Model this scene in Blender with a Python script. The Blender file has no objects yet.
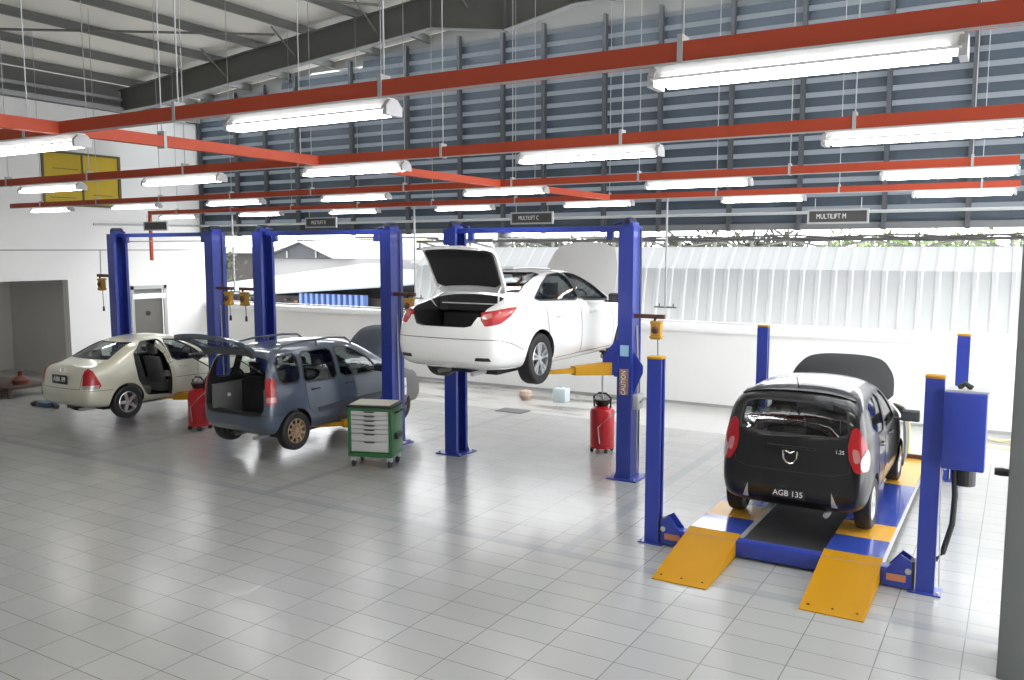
EXPO=0.42; SKY=4.8
import bpy, bmesh, math, random
from mathutils import Vector, Matrix
from mathutils.bvhtree import BVHTree
from mathutils.geometry import delaunay_2d_cdt
random.seed(7)
PI = math.pi
COL = bpy.context.scene.collection
DG = None

# ------------------------------------------------------------------ materials
MATS = {}
def mat(name, col, rough=.5, metal=0., emit=0., noise=0., nscale=8., coat=0., bump=0., spec=.5, alpha_glass=False):
    if name in MATS: return MATS[name]
    m = bpy.data.materials.new(name); m.use_nodes = True
    nt = m.node_tree; b = nt.nodes['Principled BSDF']
    b.inputs['Base Color'].default_value = (*col, 1)
    b.inputs['Roughness'].default_value = rough
    b.inputs['Metallic'].default_value = metal
    b.inputs['Specular IOR Level'].default_value = spec
    if coat: b.inputs['Coat Weight'].default_value = coat; b.inputs['Coat Roughness'].default_value = .04
    if emit:
        b.inputs['Emission Color'].default_value = (*col, 1); b.inputs['Emission Strength'].default_value = emit
    tc = nt.nodes.new('ShaderNodeTexCoord'); nz = nt.nodes.new('ShaderNodeTexNoise')
    nz.inputs['Scale'].default_value = nscale; nz.inputs['Detail'].default_value = 4
    nt.links.new(tc.outputs['Object'], nz.inputs['Vector'])
    if noise:
        mx = nt.nodes.new('ShaderNodeMix'); mx.data_type = 'RGBA'
        mx.inputs['A'].default_value = (*[c*(1-noise) for c in col], 1)
        mx.inputs['B'].default_value = (*[min(1, c*(1+noise)) for c in col], 1)
        nt.links.new(nz.outputs['Fac'], mx.inputs['Factor']); nt.links.new(mx.outputs['Result'], b.inputs['Base Color'])
    else:
        mr = nt.nodes.new('ShaderNodeMapRange')
        mr.inputs['To Min'].default_value = max(0, rough-.03); mr.inputs['To Max'].default_value = min(1, rough+.03)
        nt.links.new(nz.outputs['Fac'], mr.inputs['Value']); nt.links.new(mr.outputs['Result'], b.inputs['Roughness'])
    if bump:
        bp = nt.nodes.new('ShaderNodeBump'); bp.inputs['Strength'].default_value = bump; bp.inputs['Distance'].default_value = .01
        nt.links.new(nz.outputs['Fac'], bp.inputs['Height']); nt.links.new(bp.outputs['Normal'], b.inputs['Normal'])
    MATS[name] = m
    return m
def glass_mat(name, tint, refl=.06, rough=.02):
    if name in MATS: return MATS[name]
    m = bpy.data.materials.new(name); m.use_nodes = True; nt = m.node_tree; nt.nodes.clear()
    out = nt.nodes.new('ShaderNodeOutputMaterial'); mix = nt.nodes.new('ShaderNodeMixShader')
    tr = nt.nodes.new('ShaderNodeBsdfTransparent'); tr.inputs['Color'].default_value = (*tint, 1)
    gl = nt.nodes.new('ShaderNodeBsdfGlossy'); gl.inputs['Roughness'].default_value = rough
    lw = nt.nodes.new('ShaderNodeLayerWeight'); lw.inputs['Blend'].default_value = .5
    pw = nt.nodes.new('ShaderNodeMath'); pw.operation = 'POWER'; pw.inputs[1].default_value = 4
    ad = nt.nodes.new('ShaderNodeMath'); ad.operation = 'MULTIPLY_ADD'; ad.inputs[1].default_value = .5; ad.inputs[2].default_value = .04+refl
    nt.links.new(lw.outputs['Facing'], pw.inputs[0]); nt.links.new(pw.outputs[0], ad.inputs[0]); nt.links.new(ad.outputs[0], mix.inputs[0])
    nt.links.new(tr.outputs[0], mix.inputs[1]); nt.links.new(gl.outputs[0], mix.inputs[2])
    nt.links.new(mix.outputs[0], out.inputs['Surface'])
    MATS[name] = m
    return m
def translucent_mat(name, col, w=.6):
    m = bpy.data.materials.new(name); m.use_nodes = True; nt = m.node_tree; nt.nodes.clear()
    out = nt.nodes.new('ShaderNodeOutputMaterial'); mix = nt.nodes.new('ShaderNodeMixShader'); mix.inputs[0].default_value = w
    d = nt.nodes.new('ShaderNodeBsdfDiffuse'); d.inputs['Color'].default_value = (*col, 1)
    t = nt.nodes.new('ShaderNodeBsdfTranslucent'); t.inputs['Color'].default_value = (*col, 1)
    nt.links.new(d.outputs[0], mix.inputs[1]); nt.links.new(t.outputs[0], mix.inputs[2]); nt.links.new(mix.outputs[0], out.inputs['Surface'])
    MATS[name] = m
    return m

M_blue = mat('lift_blue', (.021, .042, .30), .35, coat=.3)
M_bluedark = mat('lift_blue_inner', (.012, .02, .14), .5)
M_yel = mat('ramp_yellow', (.40, .19, .002), .5, noise=.04, nscale=5, spec=.12)
M_red = mat('trunking_red', (.42, .052, .017), .6, noise=.05, nscale=3)
M_grey = mat('steel_grey', (.15, .153, .142), .6, noise=.08, nscale=2)
M_lgrey = mat('light_grey_steel', (.42, .43, .43), .5)
M_galv = mat('galvanised', (.45, .46, .46), .4, .4)
M_white = mat('white_paint', (.88, .88, .88), .55)
M_black = mat('black_rubber', (.012, .012, .012), .6, bump=.1, nscale=60)
M_blackp = mat('black_plastic', (.02, .02, .02), .5)
M_chrome = mat('chrome', (.75, .75, .75), .15, 1.)
M_alloy = mat('alloy', (.62, .63, .64), .28, .85)
M_rubgrey = mat('grey_cloth', (.16, .16, .15), .8, noise=.1, nscale=20)
M_canred = mat('drainer_red', (.5, .012, .02), .35, coat=.3)
M_green = mat('cabinet_green', (.02, .12, .035), .4, coat=.2)
M_silver = mat('drawer_silver', (.50, .50, .49), .45, .1)
M_orange = mat('reel_yellow', (.50, .27, .03), .5, noise=.1, nscale=30)
M_brown = mat('rusty_brown', (.10, .04, .025), .7, noise=.2, nscale=30)
M_tube = mat('fluorescent_tube', (1, .99, .97), .4, emit=16)
M_lampred = mat('tail_red', (.38, .006, .009), .3, coat=.4)
M_lampclear = mat('lamp_clear', (.75, .72, .70), .1, coat=1.)
M_intd = mat('cabin_dark', (.018, .018, .02), .8, noise=.2, nscale=10)
M_intg = mat('cabin_grey', (.16, .16, .155), .85, noise=.08, nscale=30)
M_glass = glass_mat('tinted_glass', (.88, .90, .90), .0)
M_glassd = glass_mat('dark_glass', (.74, .77, .77), .0)
M_plate = mat('plate_black', (.012, .012, .012), .4)
M_platew = mat('plate_white', (.8, .8, .8), .5)

# ------------------------------------------------------------------ mesh helpers
class MB:
    def __init__(s): s.v = []; s.f = []; s.m = []; s.mats = []
    def mi(s, m):
        if m not in s.mats: s.mats.append(m)
        return s.mats.index(m)
    def add(s, vs, fs, m=None, M=None):
        o = len(s.v); i = s.mi(m)
        s.v += [tuple(M @ Vector(p)) if M else tuple(p) for p in vs]
        for f in fs: s.f.append([o+k for k in f]); s.m.append(i)
        return s
    def box(s, x0, x1, y0, y1, z0, z1, m=None, M=None):
        v = [(x, y, z) for z in (z0, z1) for y in (y0, y1) for x in (x0, x1)]
        return s.add(v, [(0,2,3,1),(4,5,7,6),(0,1,5,4),(2,6,7,3),(0,4,6,2),(1,3,7,5)], m, M)
    def prism(s, pts, a, b, ax='x', m=None, M=None):
        # pts 2D polygon; extrude along ax from a to b. x:(y,z) y:(x,z) z:(x,y)
        def P(p, t): return {'x': (t, p[0], p[1]), 'y': (p[0], t, p[1]), 'z': (p[0], p[1], t)}[ax]
        n = len(pts); v = [P(p, a) for p in pts]+[P(p, b) for p in pts]
        f = [tuple(range(n)), tuple(range(2*n-1, n-1, -1))]+[(i, (i+1) % n, n+(i+1) % n, n+i) for i in range(n)]
        return s.add(v, f, m, M)
    def tube(s, path, r, m=None, n=8, M=None, closed=False):
        path = [Vector(p) for p in path]; v = []; f = []; k = len(path)
        for i, p in enumerate(path):
            a = path[max(0, i-1)]; b = path[min(k-1, i+1)]; d = (b-a).normalized()
            u = d.cross(Vector((0, 0, 1)) if abs(d.z) < .9 else Vector((1, 0, 0))).normalized(); w = d.cross(u)
            rr = r[i] if isinstance(r, (list, tuple)) else r
            v += [p+(u*math.cos(2*PI*j/n)+w*math.sin(2*PI*j/n))*rr for j in range(n)]
        for i in range(k-1):
            for j in range(n): f.append((i*n+j, i*n+(j+1) % n, (i+1)*n+(j+1) % n, (i+1)*n+j))
        f += [tuple(range(n)), tuple(range((k-1)*n, k*n))]
        return s.add(v, f, m, M)
    def lathe(s, prof, n=24, ax='z', m=None, M=None, cap=True):
        # prof list of (r, t)
        v = []; f = []; k = len(prof)
        for r, t in prof:
            for j in range(n):
                c, d = r*math.cos(2*PI*j/n), r*math.sin(2*PI*j/n)
                v.append({'z': (c, d, t), 'x': (t, c, d), 'y': (c, t, d)}[ax])
        for i in range(k-1):
            for j in range(n): f.append((i*n+j, i*n+(j+1) % n, (i+1)*n+(j+1) % n, (i+1)*n+j))
        if cap and prof[0][0] > 1e-5: f.append(tuple(range(n)))
        if cap and prof[-1][0] > 1e-5: f.append(tuple(range((k-1)*n, k*n)))
        return s.add(v, f, m, M)
    def mesh(s, name, bevel=0, smooth=False, ang=35):
        me = bpy.data.meshes.new(name); me.from_pydata(s.v, [], s.f)
        for m in s.mats: me.materials.append(m)
        me.polygons.foreach_set('material_index', s.m)
        bm = bmesh.new(); bm.from_mesh(me)
        bmesh.ops.recalc_face_normals(bm, faces=bm.faces)
        if bevel:
            es = [e for e in bm.edges if len(e.link_faces) == 2 and e.calc_face_angle(0) > .5]
            bmesh.ops.bevel(bm, geom=es, offset=bevel, segments=2, affect='EDGES', clamp_overlap=True, profile=.5)
        bm.to_mesh(me); bm.free()
        if smooth or bevel:
            me.polygons.foreach_set('use_smooth', [True]*len(me.polygons)); me.set_sharp_from_angle(angle=math.radians(ang))
        return me
    def build(s, name, parent=None, bevel=0, smooth=False, loc=None, ang=35):
        me = s.mesh(name, bevel, smooth, ang); return link(name, me, parent, loc)
def link(name, me, parent=None, loc=None):
    o = bpy.data.objects.new(name, me); COL.objects.link(o)
    if parent: o.parent = parent
    if loc: o.location = loc
    return o
def tag(o, label=None, cat=None, group=None, kind=None):
    if label: o['label'] = label
    if cat: o['category'] = cat
    if group: o['group'] = group
    if kind: o['kind'] = kind
    return o
def thing(name, loc, label, cat, group=None, rz=0):
    o = bpy.data.objects.new(name, None); COL.objects.link(o); o.location = loc; o.rotation_euler = (0, 0, rz)
    o.empty_display_size = .2
    return tag(o, label, cat, group)
def copy_tree(o, parent=None):
    c = o.copy(); COL.objects.link(c); c.parent = parent
    for ch in list(o.children): copy_tree(ch, c)
    return c
def struct(mb, name, **k):
    return tag(mb.build(name, **k), kind='structure')
def text_obj(name, body, size, m, parent, M, ext=.002, align='CENTER'):
    cu = bpy.data.curves.new(name, 'FONT'); cu.body = body; cu.size = size; cu.extrude = ext; cu.align_x = align; cu.align_y = 'CENTER'
    o = bpy.data.objects.new(name, cu); COL.objects.link(o)
    me = bpy.data.meshes.new_from_object(o.evaluated_get(bpy.context.evaluated_depsgraph_get()))
    bpy.data.objects.remove(o)
    me.transform(M); me.materials.clear(); me.materials.append(m)
    return link(name, me, parent)
RX90 = Matrix.Rotation(PI/2, 4, 'X')      # text upright, facing -Y
def T(x, y, z): return Matrix.Translation((x, y, z))

# ------------------------------------------------------------------ camera, world
cam = bpy.data.cameras.new('camera'); cam.lens = 855/1024*36; cam.sensor_width = 36; cam.clip_end = 500
co = bpy.data.objects.new('camera', cam); COL.objects.link(co)
co.location = (0, 0, 3.4); co.rotation_euler = (PI/2-.1055, 0, .536)
bpy.context.scene.camera = co
vs = bpy.context.scene.view_settings; vs.view_transform = 'Standard'; vs.look = 'None'; vs.gamma = 1; vs.exposure = EXPO; vs.use_curve_mapping = False
w = bpy.data.worlds.new('world'); bpy.context.scene.world = w; w.use_nodes = True
nt = w.node_tree; bg = nt.nodes['Background']
tc = nt.nodes.new('ShaderNodeTexCoord'); nz = nt.nodes.new('ShaderNodeTexNoise'); nz.inputs['Scale'].default_value = 3
mx = nt.nodes.new('ShaderNodeMix'); mx.data_type = 'RGBA'
mx.inputs['A'].default_value = (.90, .94, 1, 1); mx.inputs['B'].default_value = (1, .99, .97, 1)
nt.links.new(tc.outputs['Generated'], nz.inputs['Vector']); nt.links.new(nz.outputs['Fac'], mx.inputs['Factor'])
nt.links.new(mx.outputs['Result'], bg.inputs['Color']); bg.inputs['Strength'].default_value = SKY

# ------------------------------------------------------------------ floor
def floor_mat():
    m = bpy.data.materials.new('floor_tiles'); m.use_nodes = True; nt = m.node_tree; N = nt.nodes; Lk = nt.links
    b = N['Principled BSDF']; tc = N.new('ShaderNodeTexCoord'); sp = N.new('ShaderNodeSeparateXYZ'); Lk.new(tc.outputs['Object'], sp.inputs[0])
    br = N.new('ShaderNodeTexBrick'); br.offset = 0; br.squash = 1
    br.inputs['Scale'].default_value = 1; br.inputs['Brick Width'].default_value = .62; br.inputs['Row Height'].default_value = .335
    br.inputs['Mortar Size'].default_value = .005; br.inputs['Mortar Smooth'].default_value = .3; br.inputs['Bias'].default_value = 0
    br.inputs['Color1'].default_value = (.325, .325, .315, 1); br.inputs['Color2'].default_value = (.355, .355, .344, 1); br.inputs['Mortar'].default_value = (.15, .145, .14, 1)
    mp = N.new('ShaderNodeMapping'); mp.inputs['Location'].default_value = (.25, .12, 0); Lk.new(tc.outputs['Object'], mp.inputs[0]); Lk.new(mp.outputs[0], br.inputs['Vector'])
    def band(sock, c, h):
        s = N.new('ShaderNodeMath'); s.operation = 'SUBTRACT'; s.inputs[1].default_value = c; Lk.new(sock, s.inputs[0])
        a = N.new('ShaderNodeMath'); a.operation = 'ABSOLUTE'; Lk.new(s.outputs[0], a.inputs[0])
        l = N.new('ShaderNodeMath'); l.operation = 'LESS_THAN'; l.inputs[1].default_value = h; Lk.new(a.outputs[0], l.inputs[0]); return l.outputs[0]
    def mixc(fac, A, col):
        x = N.new('ShaderNodeMix'); x.data_type = 'RGBA'; Lk.new(fac, x.inputs['Factor']); Lk.new(A, x.inputs['A']); x.inputs['B'].default_value = (*col, 1); return x.outputs['Result']
    def mul(a, k):
        x = N.new('ShaderNodeMath'); x.operation = 'MULTIPLY'; Lk.new(a, x.inputs[0])
        if isinstance(k, (int, float)): x.inputs[1].default_value = k
        else: Lk.new(k, x.inputs[1])
        return x.outputs[0]
    c = br.outputs['Color']
    gt = N.new('ShaderNodeMath'); gt.operation = 'GREATER_THAN'; gt.inputs[1].default_value = 8.3; Lk.new(sp.outputs['Y'], gt.inputs[0])
    lt = N.new('ShaderNodeMath'); lt.operation = 'LESS_THAN'; lt.inputs[1].default_value = 15.4; Lk.new(sp.outputs['Y'], lt.inputs[0])
    c = mixc(mul(band(sp.outputs['Y'], 8.3, .085), .6), c, (.26, .265, .285))
    for x in (-4.3, -8.95, -13.2):
        c = mixc(mul(mul(mul(band(sp.outputs['X'], x, .085), gt.outputs[0]), lt.outputs[0]), .6), c, (.26, .265, .285))
    # worn, stained strip of bare concrete along the parapet
    g2 = N.new('ShaderNodeMath'); g2.operation = 'GREATER_THAN'; g2.inputs[1].default_value = 15.4; Lk.new(sp.outputs['Y'], g2.inputs[0])
    c = mixc(g2.outputs[0], c, (.46, .45, .43))
    nz = N.new('ShaderNodeTexNoise'); nz.inputs['Scale'].default_value = 1.; nz.inputs['Detail'].default_value = 6
    m2 = N.new('ShaderNodeMapping'); m2.inputs['Scale'].default_value = (.45, 1.9, 1); Lk.new(tc.outputs['Object'], m2.inputs[0]); Lk.new(m2.outputs[0], nz.inputs['Vector'])
    rp = N.new('ShaderNodeValToRGB'); rp.color_ramp.elements[0].position = .48; rp.color_ramp.elements[1].position = .62; Lk.new(nz.outputs['Fac'], rp.inputs[0])
    xx = N.new('ShaderNodeMath'); xx.operation = 'LESS_THAN'; xx.inputs[1].default_value = -7.6; Lk.new(sp.outputs['X'], xx.inputs[0])
    c = mixc(mul(mul(mul(rp.outputs[0], g2.outputs[0]), xx.outputs[0]), .75), c, (.10, .075, .05))
    Lk.new(c, b.inputs['Base Color'])
    n2 = N.new('ShaderNodeTexNoise'); n2.inputs['Scale'].default_value = 1.3; n2.inputs['Detail'].default_value = 3; Lk.new(tc.outputs['Object'], n2.inputs['Vector'])
    mr = N.new('ShaderNodeMapRange'); mr.inputs['To Min'].default_value = .2; mr.inputs['To Max'].default_value = .26; b.inputs['Specular IOR Level'].default_value = .8; Lk.new(n2.outputs['Fac'], mr.inputs['Value']); Lk.new(mr.outputs[0], b.inputs['Roughness'])
    n3 = N.new('ShaderNodeTexNoise'); n3.inputs['Scale'].default_value = 2.5; n3.inputs['Detail'].default_value = 1; Lk.new(tc.outputs['Object'], n3.inputs['Vector'])
    ad = N.new('ShaderNodeMath'); ad.operation = 'MULTIPLY_ADD'; ad.inputs[1].default_value = -.15; Lk.new(br.outputs['Fac'], ad.inputs[0]); Lk.new(n3.outputs['Fac'], ad.inputs[2])
    bp = N.new('ShaderNodeBump'); bp.inputs['Strength'].default_value = .35; bp.inputs['Distance'].default_value = .012; Lk.new(ad.outputs[0], bp.inputs['Height']); Lk.new(bp.outputs[0], b.inputs['Normal'])
    return m
M_floor = floor_mat()
XL, XR, YB, YF = -21.8, 5.0, 18.0, -4.0
struct(MB().box(XL-3, XR, YF, YB, -.15, 0, M_floor), 'floor')

# ------------------------------------------------------------------ walls
M_wall = mat('wall_white', (.84, .835, .82), .85, noise=.025, nscale=.7)
M_wallin = mat('recess_grey', (.62, .60, .57), .9, noise=.05, nscale=1)
mb = MB()
def wallx(y0, y1, z0, z1): mb.box(XL-.25, XL, y0, y1, z0, z1, M_wall)
# left wall with a roller opening (y 9.5-13.56), small doorway and yellow window hole
wallx(YF, 9.5, 0, 7.17); wallx(9.5, 13.56, 2.6, 7.17); wallx(13.56, 15.45, 0, 7.17); wallx(15.45, 16.54, 2.32, 7.17); wallx(16.54, 18.25, 0, 7.17)
struct(mb, 'wall_left')
mb = MB()  # storage recess behind the opening
mb.box(XL-3, XL-2.9, 9.3, 13.9, 0, 2.9, M_wallin); mb.box(XL-2.9, XL-.25, 9.3, 9.42, 0, 2.9, M_wallin); mb.box(XL-2.9, XL-.25, 13.62, 13.74, 0, 2.9, M_wallin)
mb.box(XL-3, XL-.25, 9.3, 13.9, 2.9, 3.0, M_wallin)
struct(mb, 'wall_recess')
# joint line on left wall
M_joint = mat('joint_grey', (.35, .35, .35), .8)
struct(MB().box(XL, XL+.012, 4, 18, 3.37, 3.4, M_joint), 'trim_1')
# gable strip above left wall
M_eave = mat('eave_panel', (.22, .22, .21), .8)
mb = MB(); mb.box(XL-.2, XL-.1, YF, 18.2, 7.17, 7.95, M_grey)
mb.box(XL-.1, XL+.12, YF, 18.0, 7.2, 7.32, M_lgrey); mb.box(XL-.1, XL+.06, YF, 18, 7.5, 7.58, M_galv)
struct(mb, 'trim_2')
# small door with frame and transom
door = MB().box(XL-.12, XL-.06, 15.5, 16.49, 0, 1.98, mat('door_grey', (.13, .125, .11), .6)).build('door_1'); tag(door, kind='structure')
MB().lathe([(0, 0), (.07, 0), (.07, .02), (0, .02)], 16, 'x', M_black, T(XL-.06, 16.0, 1.55)).build('door_vent', door)
mb = MB(); mb.box(XL-.02, XL+.03, 15.40, 15.5, 0, 2.36, M_lgrey); mb.box(XL-.02, XL+.03, 16.49, 16.59, 0, 2.36, M_lgrey); mb.box(XL-.02, XL+.03, 15.4, 16.59, 2.26, 2.36, M_lgrey)
mb.box(XL-.02, XL+.04, 15.45, 16.54, 1.98, 2.12, M_white); mb.box(XL-.1, XL-.06, 15.5, 16.49, 2.12, 2.26, M_rubgrey)
mb.build('door_frame', door)
# yellow boarded window
M_yw = mat('yellow_glazing', (.52, .36, .02), .55, noise=.12, nscale=1.5)
win = MB().box(XL-.12, XL-.02, 13.56, 15.2, 4.6, 5.92, M_yw).build('window_1')
M_wf = mat('window_frame_bronze', (.12, .10, .05), .5)
mb = MB(); mb.box(XL-.01, XL+.04, 13.0, 13.06, 4.58, 5.94, M_wf)
win.data = MB().box(XL+.003, XL+.02, 13.06, 15.2, 4.6, 5.92, M_yw).mesh('window_1')
mb.box(XL-.01, XL+.05, 15.16, 15.24, 4.56, 5.96, M_wf); mb.box(XL, XL+.05, 14.09, 14.13, 4.6, 5.92, M_wf); mb.box(XL, XL+.05, 13.0, 15.2, 5.90, 5.96, M_wf); mb.box(XL, XL+.05, 13.0, 15.2, 4.54, 4.6, M_wf)
mb.build('window_frame', win); tag(win, kind='structure')
for y0, y1, z in ((13.3, 14.0, 5.5), (14.4, 15.0, 4.85), (14.1, 14.7, 5.35), (13.2, 13.9, 4.75)):
    MB().box(XL+.02, XL+.026, y0, y1, z, z+.02, M_wf).build('crease', win)

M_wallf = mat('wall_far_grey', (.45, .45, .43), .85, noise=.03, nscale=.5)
struct(MB().box(XL-.25, XR+.25, YF-.2, YF, 0, 8.6, M_wallf), 'wall_front')
struct(MB().box(XR, XR+.25, YF, YB, 5.2, 9.0, M_wallf).box(XR, XR+.25, YB-.6, YB, 0, 5.2, M_wallf).box(XR, XR+.25, YF, .5, 0, 5.2, M_wallf), 'wall_right')
# back parapet with ledge
mb = MB(); mb.box(XL, XR, YB, YB+.22, 0, 1.62, M_wall)
struct(mb, 'wall_back')
mb = MB(); mb.box(XL, XR, YB-.07, YB+.3, 1.62, 1.77, M_white); mb.box(XL, XR, YB+.0, YB+.05, 1.82, 1.85, M_lgrey)
struct(mb, 'trim_3', bevel=.01)
struct(MB().box(XL, XR, YB-.015, YB, 0, .06, M_joint), 'baseboard_back')
# louvre wall
M_lv = mat('louvre_blue', (.036, .052, .072), .55, noise=.12, nscale=1.2)
M_lvt = translucent_mat('louvre_strip', (.36, .385, .415), .5)
ROOF = lambda x: 7.95+.093*(x+22) if x < -8.5 else 7.95+.093*13.5-.05*(x+8.5)
lz = 3.98; PITCH = .28
mb = MB(); mt = MB(); k = 0
mb.box(XL, XR, YB-.02, YB+.02, 3.88, 3.98, M_lv)
while lz < 8.35:
    z1 = lz+PITCH
    x0 = XL
    while ROOF(x0)-.1 < z1: x0 += .25
    prof = [(YB, lz), (YB+.05, lz+.185), (YB+.07, lz+.185), (YB+.02, lz)]
    mb.prism(prof, x0, XR, 'x', M_lv)
    mt.prism([(YB+.052, lz+.18), (YB+.004, z1), (YB+.010, z1), (YB+.058, lz+.18)], x0, XR, 'x', M_lvt)
    lz = z1
struct(mb, 'wall_back_louvres')
tag(mt.build('wall_back_louvre_strips'), kind='structure')
mb = MB(); mx_ = [-21.7, -20.1, -18.9, -17.67, -15.65, -13.78, -12.15, -10.9, -9.78, -8.23, -6.91, -5.35, -3.92, -2.33, -.9, .5, 2, 3.5, 5]
for i, x in enumerate(mx_):
    zt = min(8.6, ROOF(x)-.15)
    M_mul = mat('mullion_grey', (.075, .08, .09), .6)
    s = MB(); s.box(x-.04, x+.04, YB-.14, YB-.13, 3.78, zt, M_mul); s.box(x-.045, x+.045, YB-.03, YB-.02, 3.78, zt, M_mul); s.box(x-.008, x+.008, YB-.13, YB-.03, 3.78, zt, M_mul)
    tag(s.build('louvre_mullion'), kind='structure')
mb = MB(); mb.prism([(XL, 7.2), (XL+.4, 7.45), (-18.2, 7.9), (-17.2, 8.26), (XR, 8.26), (XR, ROOF(XR)), (-8.5, ROOF(-8.5)), (XL, ROOF(XL))], YB+.09, YB+.13, 'y', M_eave)
struct(mb, 'wall_back_gable')
# bottom fascia light strip and gutter
struct(MB().box(XL, XR, YB-.08, YB+.12, 3.80, 3.93, mat('fascia_grey', (.16, .165, .17), .6)), 'trim_4')
# water pipe along louvres
p = tag(MB().tube([(XL+.12, 14.3, 4.08), (XL+.12, 17.7, 4.11), (XR, 17.7, 4.13)], .032, M_lgrey, 10).build('wall_pipe'), 'long thin grey pipe running below the louvres and round the left corner', 'pipe')

# ------------------------------------------------------------------ roof
M_roof = mat('roof_sheet', (.78, .76, .70), .8, noise=.05, nscale=1)
mb = MB()
xs = [XL-.4, -8.5, -3, XR]
for a, b in zip(xs[:-1], xs[1:]):
    za, zb = ROOF(a)+.02, ROOF(b)+.02
    for (y0, y1) in ((YF, 6), (15.2, 15.8), (17.7, 20.2)) if a > -4 else ((YF, 15.8), (17.7, 20.2)):
        mb.prism([(a, za), (b, zb), (b, zb+.06), (a, za+.06)], y0, y1, 'y', M_roof)
M_sky = translucent_mat('skylight_and_fill_sheet', (.86, .88, .88), .9)
sk = MB()
for a, b in zip(xs[:-1], xs[1:]):
    za, zb = ROOF(a)+.03, ROOF(b)+.03
    for (y0, y1) in ((6, 15.2), (15.8, 17.7)) if a > -4 else ((15.8, 17.7),):  # nearer wide panels over the right bay are unseen, added for daylight
        sk.prism([(a, za), (b, zb), (b, zb+.004), (a, za+.004)], y0, y1, 'y', M_sky)
struct(sk, 'roof_skylight_and_fill')
struct(mb, 'ceiling')
x = -21.2; purl = []
while x < XR:
    zt = ROOF(x)+.01
    s = MB(); y0, y1 = YF, 20
    s.prism([(x-.07, zt), (x+.01, zt), (x+.01, zt-.19), (x+.08, zt-.19), (x+.08, zt-.2), (x-.005, zt-.2), (x-.005, zt-.012), (x-.07, zt-.012)], y0, y1, 'y', M_grey)
    purl.append(tag(s.build('roof_purlin'), kind='structure')); x += 1.6
for RY in (15.4, 7.4, -.6):
    top = [(x, ROOF(x)-.2) for x in (XL, -15, -8.5, -2, XR)]
    bot = [(XL, 7.2), (-20.3, 7.25), (-16.4, 7.64), (-12, 8.02), (-11.14, 8.10), (-9.3, 7.82), (-7.7, 8.12), (-4, 8.0), (XR, 7.6)]
    if RY < 15: bot = [(a, b+.25) for a, b in bot]
    s = MB(); s.prism(top+bot[::-1], RY-.006, RY+.006, 'y', M_grey)
    for (a, b) in zip(bot[:-1], bot[1:]): s.prism([a, b, (b[0], b[1]+.02), (a[0], a[1]+.02)], RY-.1, RY+.1, 'y', M_lgrey if RY > 15 else M_grey)
    for (a, b) in zip(top[:-1], top[1:]): s.prism([a, b, (b[0], b[1]+.02), (a[0], a[1]+.02)], RY-.1, RY+.1, 'y', M_grey)
    if RY > 15:
        for sx, zb in ((-11.14, 8.1), (-9.3, 7.82), (-7.7, 8.12)): s.box(sx-.02, sx+.02, RY-.1, RY+.1, zb, ROOF(sx)-.2, M_grey)
    else:
        pass
    tag(s.build('roof_rafter'), kind='structure')
for x in (-17.5, -15.1, -12.6, -10.2, -7.5, -5):   # fly braces from purlins to the rafter
    tag(MB().tube([(x, 14.6, ROOF(x)-.1), (x, 15.35, ROOF(x)-.65)], .02, M_grey, 6).build('fly_brace'), kind='structure')
    tag(MB().tube([(x, 16.2, ROOF(x)-.1), (x, 15.45, ROOF(x)-.65)], .02, M_grey, 6).build('fly_brace'), kind='structure')
for a, b in (((-20.5, 8.5), (-15.2, 14.8)), ((-16.8, 7.6), (-12.2, 15.0)), ):  # roof cross bracing rods
    tag(MB().tube([(a[0], a[1], ROOF(a[0])-.22), (b[0], b[1], ROOF(b[0])-.22)], .028, M_grey, 6).build('bracing_rod'), kind='structure')

# grey column at the right edge of the view
c = MB(); c.box(.0, .45, 7.55, 8.1, 0, 8.2, mat('column_grey', (.13, .14, .135), .6, noise=.04, nscale=2))
c = c.build('steel_column', bevel=.01); tag(c, kind='structure')
o = MB(); o.lathe([(0, -.05), (.03, -.05), (.035, 0), (.03, .05), (0, .06)], 14, 'x', M_blackp); o.tube([(.03, 0, 0), (.09, 0, 0)], .02, M_blackp)
o = o.build('air_coupling', loc=(-.05, 7.8, 1.62), smooth=True); tag(o, 'small black fitting sticking out of the grey column at the right edge', 'coupling')

# ------------------------------------------------------------------ trunking bars and fluorescent lights
def bar(y, x0, x1, rods, label):
    t = thing('light_trunking', ((x0+x1)/2, y, 4.4), label, 'light trunking', 'red light trunkings hung below the roof'); cx = (x0+x1)/2
    MB().box(x0-cx, x1-cx, -.04, .04, -.048, .05, M_red).build('channel', t)
    MB().box(x0-cx, x1-cx, -.045, -.04, -.062, -.05, M_lgrey).build('lower_lip', t)
    for r in rods:
        MB().tube([(r-cx, 0, .05), (r-cx, 0, ROOF(r)-4.45)], .006, M_galv, 6).build('hanger_rod', t)
        MB().box(r-cx-.014, r-cx+.014, -.048, .048, -.06, .085, M_lgrey).build('clamp', t)
    return t
def frange(a, b, s):
    r = []
    while a < b: r.append(a); a += s
    return r
bar(4.32, -13.2, 1.5, frange(-11.3, 1.2, 1.95), 'red light trunking nearest the camera, crossing the top of the picture')
bar(7.36, -14.5, 1.5, frange(-13.2, 1.2, 2.0), 'second red light trunking from the camera, passing in front of the yellow window')
bar(11.3, -20.2, -.08, frange(-19, -.2, 2.05), 'third red light trunking from the camera, just nearer than the farthest one')
b4 = bar(15.3, -20.68, -.08, frange(-19.5, -.2, 2.1), 'farthest red light trunking, with a red pipe turning down at its left end')
MB().box(-.035, .035, -.035, .035, -1.3, .0, M_red).build('drop_channel', b4, loc=(-20.65+10.38, 0, 0))
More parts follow.
